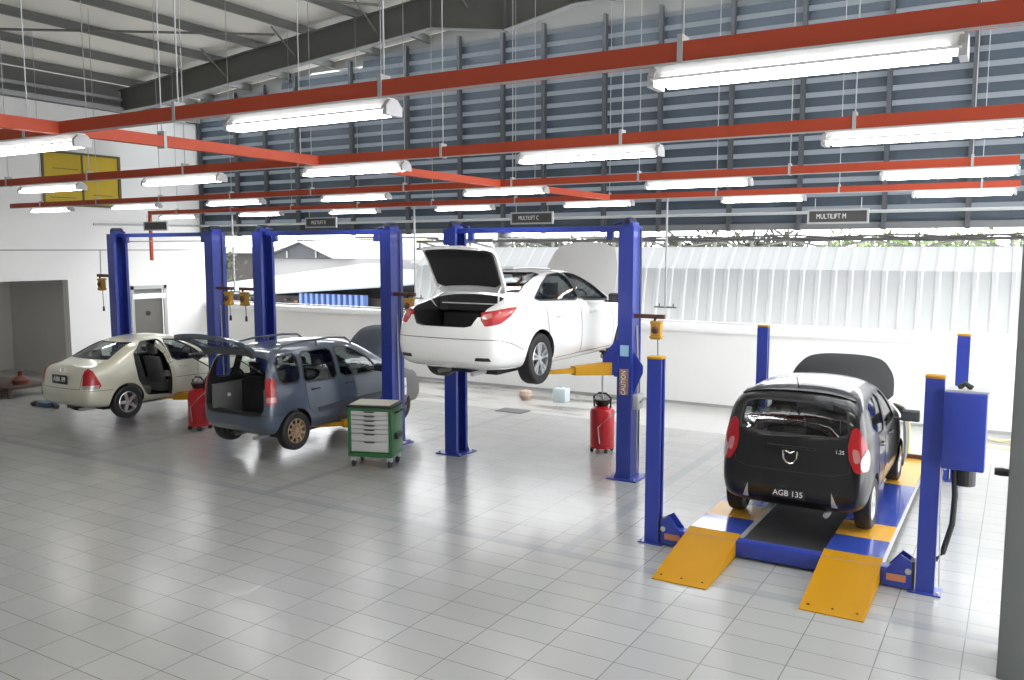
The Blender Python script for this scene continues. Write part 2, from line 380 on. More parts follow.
t = thing('cross_trunking', (-6.93, 9.5, 4.4), 'long red trunking running diagonally across the four light trunkings', 'light trunking')
MB().box(-.04, .04, -8.5, 6.0, -.05, .05, M_red).build('channel', t)
for yy in (-4.2, -1, 2.9):
    MB().tube([(0, yy, .05), (0, yy, 4.2)], .006, M_galv, 6).build('hanger_rod', t)
    MB().box(-.05, .05, yy-.015, yy+.015, -.065, .09, M_lgrey).build('clamp', t)
def fixture():
    t = thing('fluorescent_light', (0, 0, 0), 'x', 'light')
    L = .71
    h = MB(); h.prism([(-.035, .05), (.035, .05), (.035, .01), (.085, -.02), (.085, -.03), (.03, -.0), (-.03, -.0), (-.085, -.03), (-.085, -.02), (-.04, .0)], -L, L, 'x', M_white)
    h.build('reflector_housing', t)
    for s in (-1, 1):
        MB().tube([(-L+.05, s*.042, -.03), (L-.05, s*.042, -.03)], .028, M_tube, 10).build('tube', t, smooth=True)
        MB().prism([(-.08, -.06), (.08, -.06), (.08, -.005), (.035, .04), (-.035, .04), (-.08, -.005)], s*(L-.015), s*(L+.02), 'x', mat('lamp_end', (.45, .45, .46), .5)).build('end_cap', t)
    return t
ORD = ['leftmost', 'second from the left', 'third from the left', 'fourth from the left', 'fifth from the left', 'sixth from the left', 'seventh from the left']
proto = fixture(); first = True
for (y, xs, nm) in ((4.32, (-7.36, -4.15, -.98), 'on the nearest red trunking'), (7.36, (-12.11, -9.25, -6.4, -3.55, -.71), 'on the second nearest red trunking'),
                    (11.3, (-18.63, -15.68, -12.75, -9.82, -6.84, -3.81, -.80), 'on the third red trunking'), (15.3, (-19.46, -16.37, -13.33, -10.27, -7.14, -3.97, -.85), 'on the farthest red trunking')):
    for i, x in enumerate(xs):
        o = proto if first else copy_tree(proto); first = False
        o.location = (x, y, 4.29)
        pos = ORD[i] if i < len(xs)-1 else 'rightmost'
        o['label'] = f'lit fluorescent light {nm}, {pos} of its row'; o['group'] = 'fluorescent lights under the red trunkings'

# hanging sign boards
M_sign = mat('sign_dark', (.06, .06, .055), .5)
for i, (x, y, nm) in enumerate(((-19.9, 15.25, 'leftmost, above the beige sedan bay'), (-14.0, 15.25, 'above the blue-grey car bay'), (-8.4, 15.25, 'above the white sedan'), (-2.64, 15.25, 'rightmost, beside the four-post lift bay'))):
    W = .86 if i == 1 else (.5 if i > 1 else .5)
    W = .45
    t = thing('sign_board', (x, 14.9, 3.94 if i == 3 else 4.02), f'small framed grey sign board hanging under the farthest trunking, {nm}', 'sign', 'bay sign boards')
    hh = .09
    MB().box(-W, W, 0, .02, -hh, hh, M_sign).build('panel', t)
    f = MB()
    for a in ((-W-.03, W+.03, -hh-.03, -hh), (-W-.03, W+.03, hh, hh+.03), (-W-.03, -W, -hh, hh), (W, W+.03, -hh, hh)): f.box(a[0], a[1], -.012, .03, a[2], a[3], M_lgrey)
    f.build('frame', t)
    for s in (-1, 1): MB().tube([(s*W*.8, .01, hh+.02), (s*W*.8, .01, .3)], .006, M_galv, 6).build('hanger', t)
    if i: text_obj('lettering', 'MULTILIFT ' + 'ABCD'[i] if i != 3 else 'MULTILIFT M', .115, M_platew, t, T(-W*.15 if i != 3 else -.1, -.004, 0) @ RX90 @ Matrix.Scale(.72, 4, (1, 0, 0)))

# hanging service drops with a T foot
for x, lab in ((-5.73, 'thin hanging pipe with a T foot right of the white sedan'), (-11.6, 'thin hanging pipe with a T foot between the blue-grey car and the white sedan'), (-17.4, 'thin hanging pipe with a T foot left of the blue-grey car')):
    z = 2.32
    t = thing('drop_pipe', (x, 15.3, 4.35), lab, 'pipe', 'hanging drop pipes')
    MB().tube([(0, 0, 0), (0, 0, z-4.35)], .022, M_galv, 8).build('pipe', t)
    f = MB(); f.tube([(-.22, 0, z-4.35), (.22, 0, z-4.35)], .016, M_grey, 8)
    for q in (-.12, 0, .16): f.tube([(q, 0, z-4.35), (q, 0, z-4.28)], .014, M_grey, 6)
    f.build('tee_foot', t)
# ------------------------------------------------------------------ two-post lifts
M_label = mat('warning_strip', (.30, .17, .13), .6, noise=.5, nscale=40)
M_lblue = mat('sticker_blue', (.30, .52, .70), .5)
M_ybkt = mat('arm_yellow', (.46, .23, .008), .5, spec=.2)
def post_geo(sx, h=3.73):
    # C-section post, opening faces the bay (direction sx along X), origin at base
    m = MB(); w, d, th = .23, .34, .012
    o = -sx
    m.prism([(o*w/2, -d/2), (o*w/2, d/2), (-o*w/2, d/2), (-o*w/2, d/2-.06), (-o*(w/2-th), d/2-.06), (-o*(w/2-th), d/2-th), (o*(w/2-th), d/2-th), (o*(w/2-th), -d/2+th), (-o*(w/2-th), -d/2+th), (-o*(w/2-th), -d/2+.06), (-o*w/2, -d/2+.06), (-o*w/2, -d/2)], .015, h, 'z', M_blue)
    return m
def lift(cx, cz, labels, hh=1.62, right=True):
    """two-post lift; cz = bay centre x, hh = height of arms"""
    y = 11.67; t = thing('two_post_lift', (cx, y, 0), labels, 'car lift', 'two-post car lifts')
    half = 1.55
    for s in (-1, 1):
        px = s*half
        p = post_geo(-s).build('post', t, loc=(px, 0, 0))
        b = MB(); b.box(-.24, .24, -.25, .25, 0, .02, M_blue)
        for q in (-.17, .17): b.prism([(-.15, .02), (-.1, .02), (-.1, .14)], q-.006, q+.006, 'y', M_blue) if s > 0 else b.prism([(.15, .02), (.1, .02), (.1, .14)], q-.006, q+.006, 'y', M_blue)
        for qx in (-.2, .2):
            for qy in (-.2, .2): b.lathe([(.018, .02), (.018, .05), (0, .05)], 8, 'z', M_galv, T(qx, qy, 0))
        b.build('base_plate', t, loc=(px, 0, 0))
        c = MB(); c.box(-.07, .08, -.12, .12, 3.73, 3.79, M_blue); c.box(-.04, .04, -.10, .10, 3.76, 3.86, M_blackp); c.tube([(0, -.13, 3.80), (0, .13, 3.80)], .05, M_blackp)
        c.tube([(-s*.12, 0, 3.80), (-s*.28, 0, 3.76)], .02, M_blackp)
        c.build('pulley_head', t, loc=(px, 0, 0), bevel=.004)
        # lifting carriage
        g = MB(); g.box(-.09, .09, -.11, .11, hh-.1, hh+.75, M_bluedark); g.box(-s*.09, -s*.15, -.2, .2, hh-.12, hh+.18, M_blue)
        g.prism([(-.15, hh-.14), (-.15, hh+.1), (-.06, hh+.42), (.06, hh+.42), (.15, hh+.1), (.15, hh-.14)], -s*.1, -s*.12, 'x', M_blue)
        # side gusset plates seen around the post
        g.prism([(-s*.10, hh+.45), (-s*.34, hh+.18), (-s*.34, hh-.1), (-s*.10, hh-.1)], -.19, -.17, 'y', M_blue)
        if s > 0 : g.prism([(.10, hh+.28), (.26, hh+.05), (.26, hh-.05), (.10, hh-.42)], -.1, -.08, 'y', M_blue)
        g.build('carriage', t, loc=(px, 0, 0))
        for (tx, ty) in ((.62, -1.02), (.72, 1.0)):
            d = Vector((-s*tx, ty, 0)); L = d.length; a = math.atan2(d.y, d.x)
            R = T(px-s*.2, (-.08 if ty < 0 else .08), hh) @ Matrix.Rotation(a, 4, 'Z')
            m = MB(); m.prism([(0, -.11), (0, .09), (L*.6, .055), (L*.6, -.065)], -.07, .07, 'y', M_ybkt, R)
            m.prism([(L*.5, -.045), (L*.5, .035), (L, .025), (L, -.02)], -.04, .04, 'y', M_ybkt, R)
            arm = m.build('arm', t)
            MB().lathe([(0, .01), (.03, .01), (.03, .06), (.065, .065), (.065, .09), (0, .09)], 14, 'z', M_black, R @ T(L-.03, 0, 0)).build('lift_pad', arm)
        if s > 0:
            MB().box(-.07, .07, -.19, -.178, hh-.18, hh+.20, M_label).build('warning_strip', t, loc=(px, 0, -.2))
            st = MB().box(-.06, .07, -.19, -.178, hh+.24, hh+.40, M_lblue).build('sticker', t, loc=(px, 0, -.05))
            text_obj('warning_lettering', 'CAUTION', .10, M_platew, t, T(px, -.194, hh-.2) @ RX90 @ Matrix.Rotation(PI/2, 4, 'Z') @ Matrix.Scale(.8, 4, (1, 0, 0)))
            cb = MB(); cb.tube([(.12, -.02, 2.3), (.16, -.02, hh), (.15, -.02, .6), (.17, -.02, .1)], .012, M_lgrey); cb.tube([(.13, .06, 3.7), (.14, .06, 1.0), (.14, .06, .1)], .01, M_blackp)
            cb.build('cable', t, loc=(px, 0, 0))
            k = MB(); k.box(.11, .2, -.12, .1, hh-.6, hh-.38, M_lgrey); k.tube([(.2, -.05, hh-.5), (.28, -.05, hh-.42)], .02, M_blackp)
            k.build('switch_box', t, loc=(px, 0, 0), bevel=.008)
    o = MB(); o.box(-half+.05, half-.05, -.03, .03, 3.66, 3.74, M_blue)
    for s in (-1, 1): o.box(s*(half-.32)-.05, s*(half-.32)+.05, -.035, .035, 3.54, 3.66, M_blue)
    o.build('overhead_beam', t)
    MB().tube([(-half+.35, 0, 3.57), (half-.35, 0, 3.57)], .012, M_galv).build('limit_bar', t)
    return t
liftA = lift(-6.47, 0, 'blue two-post lift holding up the white sedan', 1.66)
liftB = lift(-10.9, 0, 'blue two-post lift around the blue-grey car, behind the green tool cabinet', .42)
liftC = lift(-15.34, 0, 'blue two-post lift around the beige sedan, nearest the left wall', .50)

def reel(x, y, z, s, label, cable=.35):
    """bracket arm with a yellow reel and a pendant; s = direction the bracket points along x"""
    t = thing('cable_reel', (x, y, z), label, 'cable reel', 'yellow cable reels on the lift posts')
    MB().box(-s*.35, s*.12, -.03, .03, .16, .22, M_brown).build('bracket', t)
    b = MB(); b.box(-.075, .075, -.05, .05, -.14, .13, M_orange); b.box(-.09, .09, -.06, .06, .09, .12, M_orange); b.box(-.09, .09, -.06, .06, -.12, -.09, M_orange)
    b.build('frame', t, bevel=.008)
    MB().lathe([(0, -.065), (.055, -.065), (.055, -.07), (.03, -.09), (0, -.09)], 16, 'y', M_brown).build('drum', t, smooth=True)
    MB().tube([(-.02, -.03, .13), (0, -.03, .2)], .02, M_blackp).build('hook', t)
    c = MB().tube([(.02, 0, -.14), (.03, 0, -.14-cable)], .007, M_blackp, 6).build('cable', t)
    MB().tube([(.03, 0, -.14-cable), (.03, 0, -.24-cable)], [.02, .026], M_blackp, 8).build('pendant', c)
    return t
reel(-4.47, 11.6, 2.25, 1, 'yellow cable reel on a brown bracket, on the right post of the white sedan lift', .32)
reel(-8.92, 11.6, 2.45, 1, 'yellow cable reel beside the right post of the blue-grey car lift', .2)
reel(-12.92, 11.6, 2.45, -1, 'yellow cable reel on the left post of the blue-grey car lift', .2)
reel(-13.36, 11.6, 2.45, 1, 'yellow cable reel on the right post of the beige sedan lift', .2)
rl = reel(-17.4, 11.6, 2.64, -1, 'yellow cable reel with a pendant switch, hanging in front of the bare left wall', .35)
MB().tube([(-.02, 0, .2), (0, 0, .75)], .012, M_galv, 6).build('hanging_rod', rl)

# ------------------------------------------------------------------ four-post lift
t = F4 = thing('four_post_lift', (-2.1, 9.2, 0), 'blue and yellow four-post drive-on lift under the black hatchback', 'car lift')
px = 1.44; yb = 4.75
for sx in (-1, 1):
    for y0 in (0, yb):
        m = MB(); w, d = .085, .07
        o = sx
        m.prism([(o*w, -d), (o*w, d), (-o*w, d), (-o*w, d-.04), (-o*(w-.01), d-.04), (-o*(w-.01), d-.01), (o*(w-.01), d-.01), (o*(w-.01), -d+.01), (-o*(w-.01), -d+.01), (-o*(w-.01), -d+.04), (-o*w, -d+.04), (-o*w, -d)], .015, 2.16, 'z', M_blue)
        p = m.build('post', t, loc=(sx*px, y0, 0))
        MB().prism([(-w-.004, -d-.004), (w+.004, -d-.004), (w+.004, d+.004), (-w-.004, d+.004)], 2.155, 2.185, 'z', M_ybkt).build('cap', p, bevel=.006)
        b = MB(); b.box(-.15, .15, -.12, .12, 0, .015, M_blue); b.lathe([(.015, .015), (.015, .04), (0, .04)], 8, 'z', M_galv, T(sx*.12, -.09, 0)); b.lathe([(.015, .015), (.015, .04), (0, .04)], 8, 'z', M_galv, T(-sx*.12, .09, 0))
        b.build('base_plate', p)
        MB().tube([(-sx*.04, 0, .02), (-sx*.04, 0, 2.1)], .018, M_galv, 8).build('lock_ladder', p)
for y0 in (0, yb):
    m = MB(); m.box(-px+.12, px-.12, -.07, .07, .03, .2, M_blue)
    cb = m.build('cross_beam', t, loc=(0, y0, 0), bevel=.006)
    for s in (-1, 1):
        g = MB(); g.prism([(s*(px-.12), .02), (s*(px-.38), .02), (s*(px-.38), .16), (s*(px-.22), .36), (s*(px-.12), .30)], -.085, -.07, 'y', M_blue)
        g.prism([(s*(px-.12), .02), (s*(px-.38), .02), (s*(px-.38), .16), (s*(px-.22), .36), (s*(px-.12), .30)], .07, .085, 'y', M_blue)
        g.box(s*(px-.14), s*(px-.10), -.07, .07, .03, .30, M_blackp); g.lathe([(0, -.1), (.03, -.1), (.03, -.085), (0, -.085)], 10, 'y', M_galv, T(s*(px-.15), 0, .2))
        g.build('end_bracket', cb)
        MB().box(min(s*(px-.35), s*(px-.17)), max(s*(px-.35), s*(px-.17)), -.09, -.086, .08, .15, mat('label_orange', (.5, .2, .1), .5)).build('label_plate', cb)
zt = .225
bnds = [(0.1, .68, 0), (.68, 1.27, 1), (1.27, 3.22, 0), (3.22, 4.98, 1)]
M_deckb = mat('deck_blue', (.03, .06, .33), .22, coat=.5, noise=.06, nscale=3)
M_decky = mat('deck_yellow', (.70, .36, .03), .28, coat=.4, noise=.08, nscale=3)
for cx in (-.74, .74):
    m = MB()
    for a, b, k in bnds: m.box(-.285, .285, a, b, zt-.02, zt, M_decky if k else M_deckb)
    m.box(-.285, -.27, .1, 4.98, zt-.13, zt-.02, M_galv); m.box(.27, .285, .1, 4.98, zt-.13, zt-.02, M_galv)
    rw = m.build('runway', t, loc=(cx, 0, 0))
    MB().box(-.285, .285, 4.93, 4.98, zt, zt+.06, M_brown).build('wheel_stop', rw)
    r = MB(); r.prism([(-1.1, .012), (.1, zt+.004), (.1, zt-.02), (-1.1, .0)], -.29, .29, 'x', M_yel)
    r.prism([(-1.1, .0), (.1, zt-.02), (.1, .02), (-1.05, .0)], -.29, -.275, 'x', M_yel); r.prism([(-1.1, .0), (.1, zt-.02), (.1, .02), (-1.05, .0)], .275, .29, 'x', M_yel)
    rp = r.build('approach_ramp', t, loc=(cx, 0, 0))
    for qx in (-.22, 0, .22): MB().lathe([(0, 0), (.012, 0), (.012, .006), (0, .006)], 8, 'z', M_black, T(qx, -1.0, .03)).build('bolt', rp)
M_tray = mat('tray_dark', (.04, .04, .042), .45)
MB().box(-.455, .455, .08, 3.6, .11, .13, M_tray).build('center_tray', t)
# control console on the front right post
b = MB(); b.box(.09, .46, -.16, .14, 1.30, 2.05, M_blue); c = b.build('control_box', t, loc=(px, 0, 0), bevel=.015)
MB().box(.1, .47, -.13, .15, 2.05, 2.07, M_lgrey).build('box_lid', c)
MB().tube([(.2, -.02, 2.08), (.26, -.02, 2.12), (.32, -.02, 2.08)], .028, M_blackp).build('beacon', c)
MB().tube([(.30, .05, 1.30), (.30, .05, 1.12)], .09, M_blackp, 16).build('motor', c)
MB().tube([(.2, .0, 1.30), (.22, .02, 1.0), (.21, .02, .72), (.14, .0, .42), (.08, 0, .34)], .028, M_black, 10).build('hydraulic_hose', c, smooth=True)
MB().tube([(.1, -.09, 1.30), (.105, -.09, .9), (.12, -.1, .5), (.13, -.1, .1)], .008, M_lgrey, 6).build('cable', c)

# ------------------------------------------------------------------ tool cabinet
t = thing('tool_cabinet', (-8.67, 10.36, 0), 'green tool cabinet with grey drawers on castors, in front of the blue-grey car', 'tool cabinet', rz=.34); t.scale = (1.1, 1.1, 1.08)
W, D, z0, z1 = .33, .24, .16, .88
m = MB(); m.box(-W, W, -D, D, z0, z0+.06, M_green); m.box(-W, -W+.05, -D, D, z0+.06, z1, M_green); m.box(W-.05, W, -D, D, z0+.06, z1, M_green); m.box(-W+.05, W-.05, -D+.03, D, z0+.06, z1, M_green); m.box(-W, W, -D, D, z1-.04, z1, M_green)
m.build('body', t, bevel=.006)
MB().box(-W-.01, W+.01, -D-.01, D+.01, z1, z1+.035, M_black).build('top_mat', t, bevel=.008)
m = MB(); m.box(-W+.03, W-.05, -D+.03, D-.03, z1+.035, z1+.05, mat('cloth_beige', (.5, .48, .42), .9)); m.build('top_sheet', t)
zz = z1-.045
for h in (.066, .066, .066, .066, .066, .115, .155):
    d = MB().box(-W+.055, W-.055, -D-.006, -D+.03, zz-h+.008, zz, M_silver).build('drawer', t, bevel=.003)
    MB().prism([(-.09, zz-.002), (.09, zz-.002), (.06, zz-.018), (-.06, zz-.018)], -D-.018, -D-.004, 'y', M_blackp).build('drawer_handle', d)
    zz -= h
for sx in (-1, 1):
    for sy in (-1, 1):
        m = MB(); m.lathe([(0, -.02), (.045, -.02), (.055, -.012), (.055, .012), (.045, .02), (0, .02)], 16, 'x', M_black, T(sx*(W-.06), sy*(D-.07), .055)); m.box(sx*(W-.06)-.035, sx*(W-.06)+.035, sy*(D-.07)-.03, sy*(D-.07)+.03, .09, .16, M_galv)
        m.build('castor', t)
MB().tube([(W, -.12, .80), (W+.06, -.12, .82), (W+.06, .12, .82), (W, .12, .80)], .012, M_black).build('push_handle', t)
MB().box(W, W+.06, -.15, .1, .42, .5, M_blackp).build('side_holder', t, bevel=.01)

# ------------------------------------------------------------------ red waste oil drainers
def drainer(x, y, label, tall=True):
    t = thing('oil_drainer', (x, y, 0), label, 'oil drainer', 'red wheeled oil drainers'); t.scale = (1.12, 1.12, 1.12)
    z0 = .09
    MB().lathe([(0, z0), (.17, z0), (.185, z0+.03), (.185, z0+.52), (.17, z0+.57), (.06, z0+.62), (0, z0+.62)], 24, 'z', M_canred).build('tank', t, smooth=True)
    m = MB(); m.tube([(-.13, 0, z0+.55), (-.14, 0, z0+.74), (-.06, 0, z0+.80), (.06, 0, z0+.80), (.14, 0, z0+.74), (.13, 0, z0+.55)], .014, M_black); m.build('handle', t)
    MB().lathe([(.05, .68), (.10, .72), (.13, .80), (.05, .80), (0, .8)], 16, 'z', M_blackp).build('cap', t, smooth=True)
    for a in range(4):
        an = a*PI/2+PI/4
        MB().lathe([(0, -.015), (.035, -.015), (.035, .015), (0, .015)], 12, 'x', M_black, T(.16*math.cos(an), .16*math.sin(an), .036)).build('castor', t)
    MB().lathe([(.12, .07), (.19, .07), (.19, .1), (.12, .1)], 16, 'z', M_canred).build('base_ring', t)
    if tall:
        MB().tube([(0, 0, .8), (0, 0, 1.22)], .015, M_galv).build('rod', t)
        MB().lathe([(.02, 1.18), (.13, 1.26), (.14, 1.29), (.13, 1.29), (0, 1.24)], 20, 'z', M_black).build('funnel', t, smooth=True)
    MB().tube([(.05, -.2, .16), (.02, -.2, .4), (.2, -.16, .58), (.3, -.1, .68)], .008, M_lgrey, 6).build('suction_hose', t)
    return t
drainer(-5.95, 13.0, 'red oil drainer with a tall funnel behind the right post, beside the white sedan')
drainer(-13.3, 10.75, 'red oil drainer between the beige sedan and the blue-grey car')

# ------------------------------------------------------------------ bits on the floor at the back
o = MB().box(-.16, .16, -.12, .12, 0, .30, mat('canister_white', (.62, .70, .74), .4)).lathe([(.03, .3), (.03, .34), (0, .34)], 10, 'z', M_lblue); o.tube([(-.08, 0, .3), (-.06, 0, .35), (.06, 0, .35)], .012, M_white)
tag(o.build('plastic_canister', bevel=.02, loc=(-8.75, 16.9, 0)), 'pale plastic canister standing near the parapet behind the white sedan', 'canister')
o = MB().box(-.32, .32, -.2, .2, 0, .012, mat('grate_dark', (.10, .10, .10), .6)); 
for i in range(10): o.box(-.3+.06*i, -.28+.06*i, -.18, .18, .012, .018, M_grey)
tag(o.build('drain_grate', loc=(-9.1, 15.35, 0)), 'dark flat drain grate in the floor under the white sedan', 'drain grate')
o = MB(); o.lathe([(0, 0), (.1, 0), (.16, .1), (.13, .2), (.0, .24)], 10, 'z', mat('rag_beige', (.5, .38, .30), .9, noise=.3, nscale=14))
tag(o.build('crumpled_rag', smooth=True, loc=(-9.55, 16.7, 0)), 'crumpled brownish rag beside the pale canister', 'rag')
o = MB(); o.box(-.09, .09, -.07, .07, 0, .42, mat('drum_cream', (.66, .62, .42), .5)); o.lathe([(.03, .42), (.03, .46), (0, .46)], 10, 'z', M_white)
tag(o.build('cream_can', bevel=.015, loc=(-6.55, 15.9, 0)), 'tall cream can behind the red oil drainer', 'can')
# loops of yellow hose by the right end of the parapet
pts = []
for i in range(60):
    a = i/60*2*PI*2.5; r = 1+.15*math.sin(i*.7)
    pts.append((-.55+.75*r*math.cos(a), 16.9+.35*r*math.sin(a), .02+.03*(i % 7)/7))
pts += [(.1, 17.3, .05), (.22, 17.7, .3), (.25, 17.85, .75)]
tag(MB().tube(pts, .012, mat('hose_yellow', (.62, .56, .36), .6), 6).build('coiled_hose', smooth=True), 'loose loops of pale yellow hose on the floor by the right end of the parapet', 'hose')
# clutter by the roller opening
def pallet():
    t = thing('low_bench', (-20.75, 11.1, 0), 'low brown bench by the left wall opening behind the beige sedan', 'bench', rz=.05)
    M_wd = mat('bench_brown', (.075, .05, .04), .7, noise=.2, nscale=6)
    MB().box(-1.0, 1.1, -.5, .5, .20, .27, M_wd).build('bench_top', t, bevel=.01)
    for x in (-.9, 1.0):
        for y in (-.42, .42): MB().box(x-.04, x+.04, y-.04, y+.04, 0, .2, M_wd).build('leg', t)
    MB().box(-1, 1.1, -.52, -.5, .12, .2, M_wd).build('front_rail', t)
pallet()
o = MB(); o.lathe([(0, .0), (.17, 0), (.19, .1), (.12, .17), (.05, .2), (.05, .27), (.07, .3), (0, .33)], 18, 'z', mat('pot_redbrown', (.14, .035, .025), .5))
tag(o.build('oil_can', smooth=True, loc=(-20.0, 11.15, .27)), 'dark red round can standing on the low brown bench', 'oil can')
tag(MB().box(-.35, .3, -.16, .16, 0, .035, mat('cardboard', (.30, .27, .22), .9)).build('cardboard_sheet', loc=(-21.2, 10.9, .272)), 'pale sheet of cardboard lying on the low brown bench', 'cardboard')
m = MB(); m.tube([(0, 0, .05), (.5, .1, .05), (.9, -.05, .05)], .05, M_blackp); m.box(.2, .6, -.1, .15, 0, .1, mat('jack_blue', (.05, .10, .14), .5)); m.lathe([(0, -.03), (.05, -.03), (.05, .03), (0, .03)], 12, 'x', M_black, T(.1, -.1, .05))
tag(m.build('trolley_jack', loc=(-18.5, 10.6, 0)), 'dark low trolley jack on the floor behind the beige sedan', 'jack')
o = MB(); o.tube([(0, 0, 0), (0, 0, .62)], .02, M_blackp); o.tube([(-.07, 0, .6), (.07, 0, .62)], .018, M_blackp); o.lathe([(0, 0), (.16, 0), (.16, .04), (0, .04)], 14, 'z', M_blackp)
tag(o.build('support_stand', loc=(-20.6, 13.0, 0)), 'thin dark stand by the left wall behind the beige sedan', 'stand')

# ------------------------------------------------------------------ outside
M_out = mat('outside_concrete', (.75, .75, .74), .9, noise=.04)
struct(MB().box(-80, 60, YB+1.4, 160, -3.1, -3, M_out), 'ground_outside')
# neighbouring white corrugated lean-to
M_corr = mat('corrugated_white', (.52, .53, .53), .6)
mb = MB(); x = -14.9; n = 0; prof = []
while x < 6:
    prof += [(x, 0), (x+.10, 0), (x+.13, .035), (x+.2, .035), (x+.23, 0)]; x += .34
def lean(p0, p1):
    k = len(prof); v = [(a, p0[0]-b, p0[1]) for a, b in prof]+[(a, p1[0]-b, p1[1]) for a, b in prof]
    v += [(a, p0[0]-b+.02, p0[1]) for a, b in prof]+[(a, p1[0]-b+.02, p1[1]) for a, b in prof]
    f = []
    for i in range(k-1): f += [(i, i+1, k+i+1, k+i), (2*k+i, 3*k+i, 3*k+i+1, 2*k+i+1)]
    mb.add(v, f, M_corr)
lean((19.3, .6), (19.75, 2.95)); lean((19.75, 2.93), (20.3, 3.46))
tag(mb.build('corrugated_cladding'), 'white corrugated sheet cladding of the neighbouring building beyond the parapet', 'cladding')
M_truss = mat('truss_dark', (.05, .048, .045), .7); M_trussl = mat('truss_grey', (.30, .29, .27), .7)
# steel lattice over it
t = thing('lattice_truss', (-5, 20.7, 3.4), 'long pale steel lattice truss beyond the window opening', 'truss')
m = MB(); m.box(-10.6, 11, -.04, .04, -.02, .05, M_truss); m.build('bottom_chord', t); m = MB(); m.box(-10.6, 11, -.05, .05, .20, .27, M_truss); m.build('top_chord', t)
x = -10.5; i = 0
while x < 10.9:
    MB().tube([(x, 0, 0), (x, 0, .22)], .04, M_trussl, 6).build('upright', t)
    MB().tube([(x, 0, .02 if i % 2 else .22), (x+.9, 0, .22 if i % 2 else .02)], .03, M_trussl, 6).build('brace', t)
    x += .9; i += 1
tag(MB().tube([(-12.72, 20.98, -3), (-12.72, 20.98, 4.4)], .2, mat('round_column', (.22, .22, .21), .7), 20).build('round_column', smooth=True), 'pale round column outside, seen above the open boot of the white sedan', 'column')
# cables and pipes on the far side
o = MB()
for i in range(5):
    pts = [(-15+q*.5, 20.4+.03*i, 3.70-.02*i+.03*math.sin(q*1.3+i*2)) for q in range(44)]
    o.tube(pts, .02, M_truss, 5)
tag(o.build('cable_bundle'), 'bundle of dark cables along the lattice truss', 'cables', kind='stuff')
# greenery beyond
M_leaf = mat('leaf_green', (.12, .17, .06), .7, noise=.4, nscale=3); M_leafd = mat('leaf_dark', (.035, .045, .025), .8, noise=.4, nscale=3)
def bush(cx, y, z, sx, sz, n, m, name, label):
    mb = MB()
    for i in range(n):
        p = Vector((cx+random.uniform(-sx, sx), y+random.gauss(0, .4), z+random.gauss(0, sz*.25)))
        d = Vector((random.gauss(0, 1), random.gauss(0, 1), random.gauss(0, 1))).normalized(); e = d.orthogonal().normalized(); s = random.uniform(.12, .22)
        mb.add([p, p+d*s+e*s*.35, p+d*s*2, p+d*s-e*s*.35], [(0, 1, 2, 3)], m)
    o = mb.build(name); MB().tube([(cx, y, -3), (cx, y, z)], .12, M_brown).build('trunk', o)
    return tag(o, label, 'bush', 'bushes beyond the neighbouring roof')
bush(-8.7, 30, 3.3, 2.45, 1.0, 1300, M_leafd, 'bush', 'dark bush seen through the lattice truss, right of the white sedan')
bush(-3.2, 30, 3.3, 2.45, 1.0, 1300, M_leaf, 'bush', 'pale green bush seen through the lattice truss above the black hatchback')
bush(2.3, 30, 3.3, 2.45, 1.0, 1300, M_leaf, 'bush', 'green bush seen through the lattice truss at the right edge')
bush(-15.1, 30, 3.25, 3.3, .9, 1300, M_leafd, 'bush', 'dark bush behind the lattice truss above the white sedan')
# roofs of the buildings below, left part of the view
M_rb = mat('metal_roof_pale', (.115, .133, .15), .5, noise=.04, nscale=.6); M_rw = mat('metal_roof_white', (.15, .15, .148), .6); M_gab = mat('gable_dark', (.03, .032, .036), .8); M_brk = mat('building_dark', (.02, .017, .015), .9, noise=.5, nscale=2)
def proof(pts, th, m, name, label, cat='roof', parent=None):
    v = [Vector(p) for p in pts]; n = len(v)
    mb = MB(); mb.add([tuple(p) for p in v]+[(p.x, p.y, p.z-th) for p in v], [tuple(range(n)), tuple(range(2*n-1, n-1, -1))]+[(i, (i+1) % n, n+(i+1) % n, n+i) for i in range(n)], m)
    return tag(mb.build(name), label, cat)
def house(name, label, parts):
    pass
# nearest: long pale blue roofed shed with dark open front
t = thing('workshop_shed', (-31, 32, -3), 'low shed outside with a long pale blue metal roof and dark open front', 'shed')
def child(mb, name, parent, org, **k):
    me = mb.mesh(name, **k); me.transform(T(-org[0], -org[1], -org[2])); return link(name, me, parent)
O = (-31, 32, -3)
mb = MB(); mb.add([(-37, 28.5, 1.35), (-30.5, 28.5, 1.37), (-22.3, 28.5, 1.95), (-22.3, 43.6, 2.45), (-37, 43.6, 2.5), (-37, 28.5, 1.27), (-30.5, 28.5, 1.29), (-22.3, 28.5, 1.87), (-22.3, 43.6, 2.37), (-37, 43.6, 2.42)],
       [(0, 1, 2, 3, 4), (9, 8, 7, 6, 5), (0, 5, 6, 1), (1, 6, 7, 2), (2, 7, 8, 3), (3, 8, 9, 4), (4, 9, 5, 0)], M_rb)
child(mb, 'roof', t, O)
mb = MB(); mb.box(-37, -22.5, 29.2, 43, -3, 1.25, M_brk); child(mb, 'wall', t, O)
mb = MB()
for i in range(60):
    x = random.uniform(-36.5, -27.8); z = random.uniform(-.2, 1.15); s = random.uniform(.1, .35)
    mb.box(x, x+s, 28.9, 29.1, z, z+s*.4, random.choice((M_rubgrey, M_brown, M_gab, M_brk)))
tag(child(mb, 'stored_parts', t, O), kind='stuff')
mb = MB()
for i in range(12): x = -28.3+i*.33; mb.prism([(x, 28.6), (x+.2, 28.55), (x+.25, 28.7), (x+.33, 28.7), (x+.33, 28.73), (x, 28.73)], -3, 1.42, 'z', mat('fence_blue', (.035, .07, .19), .5))
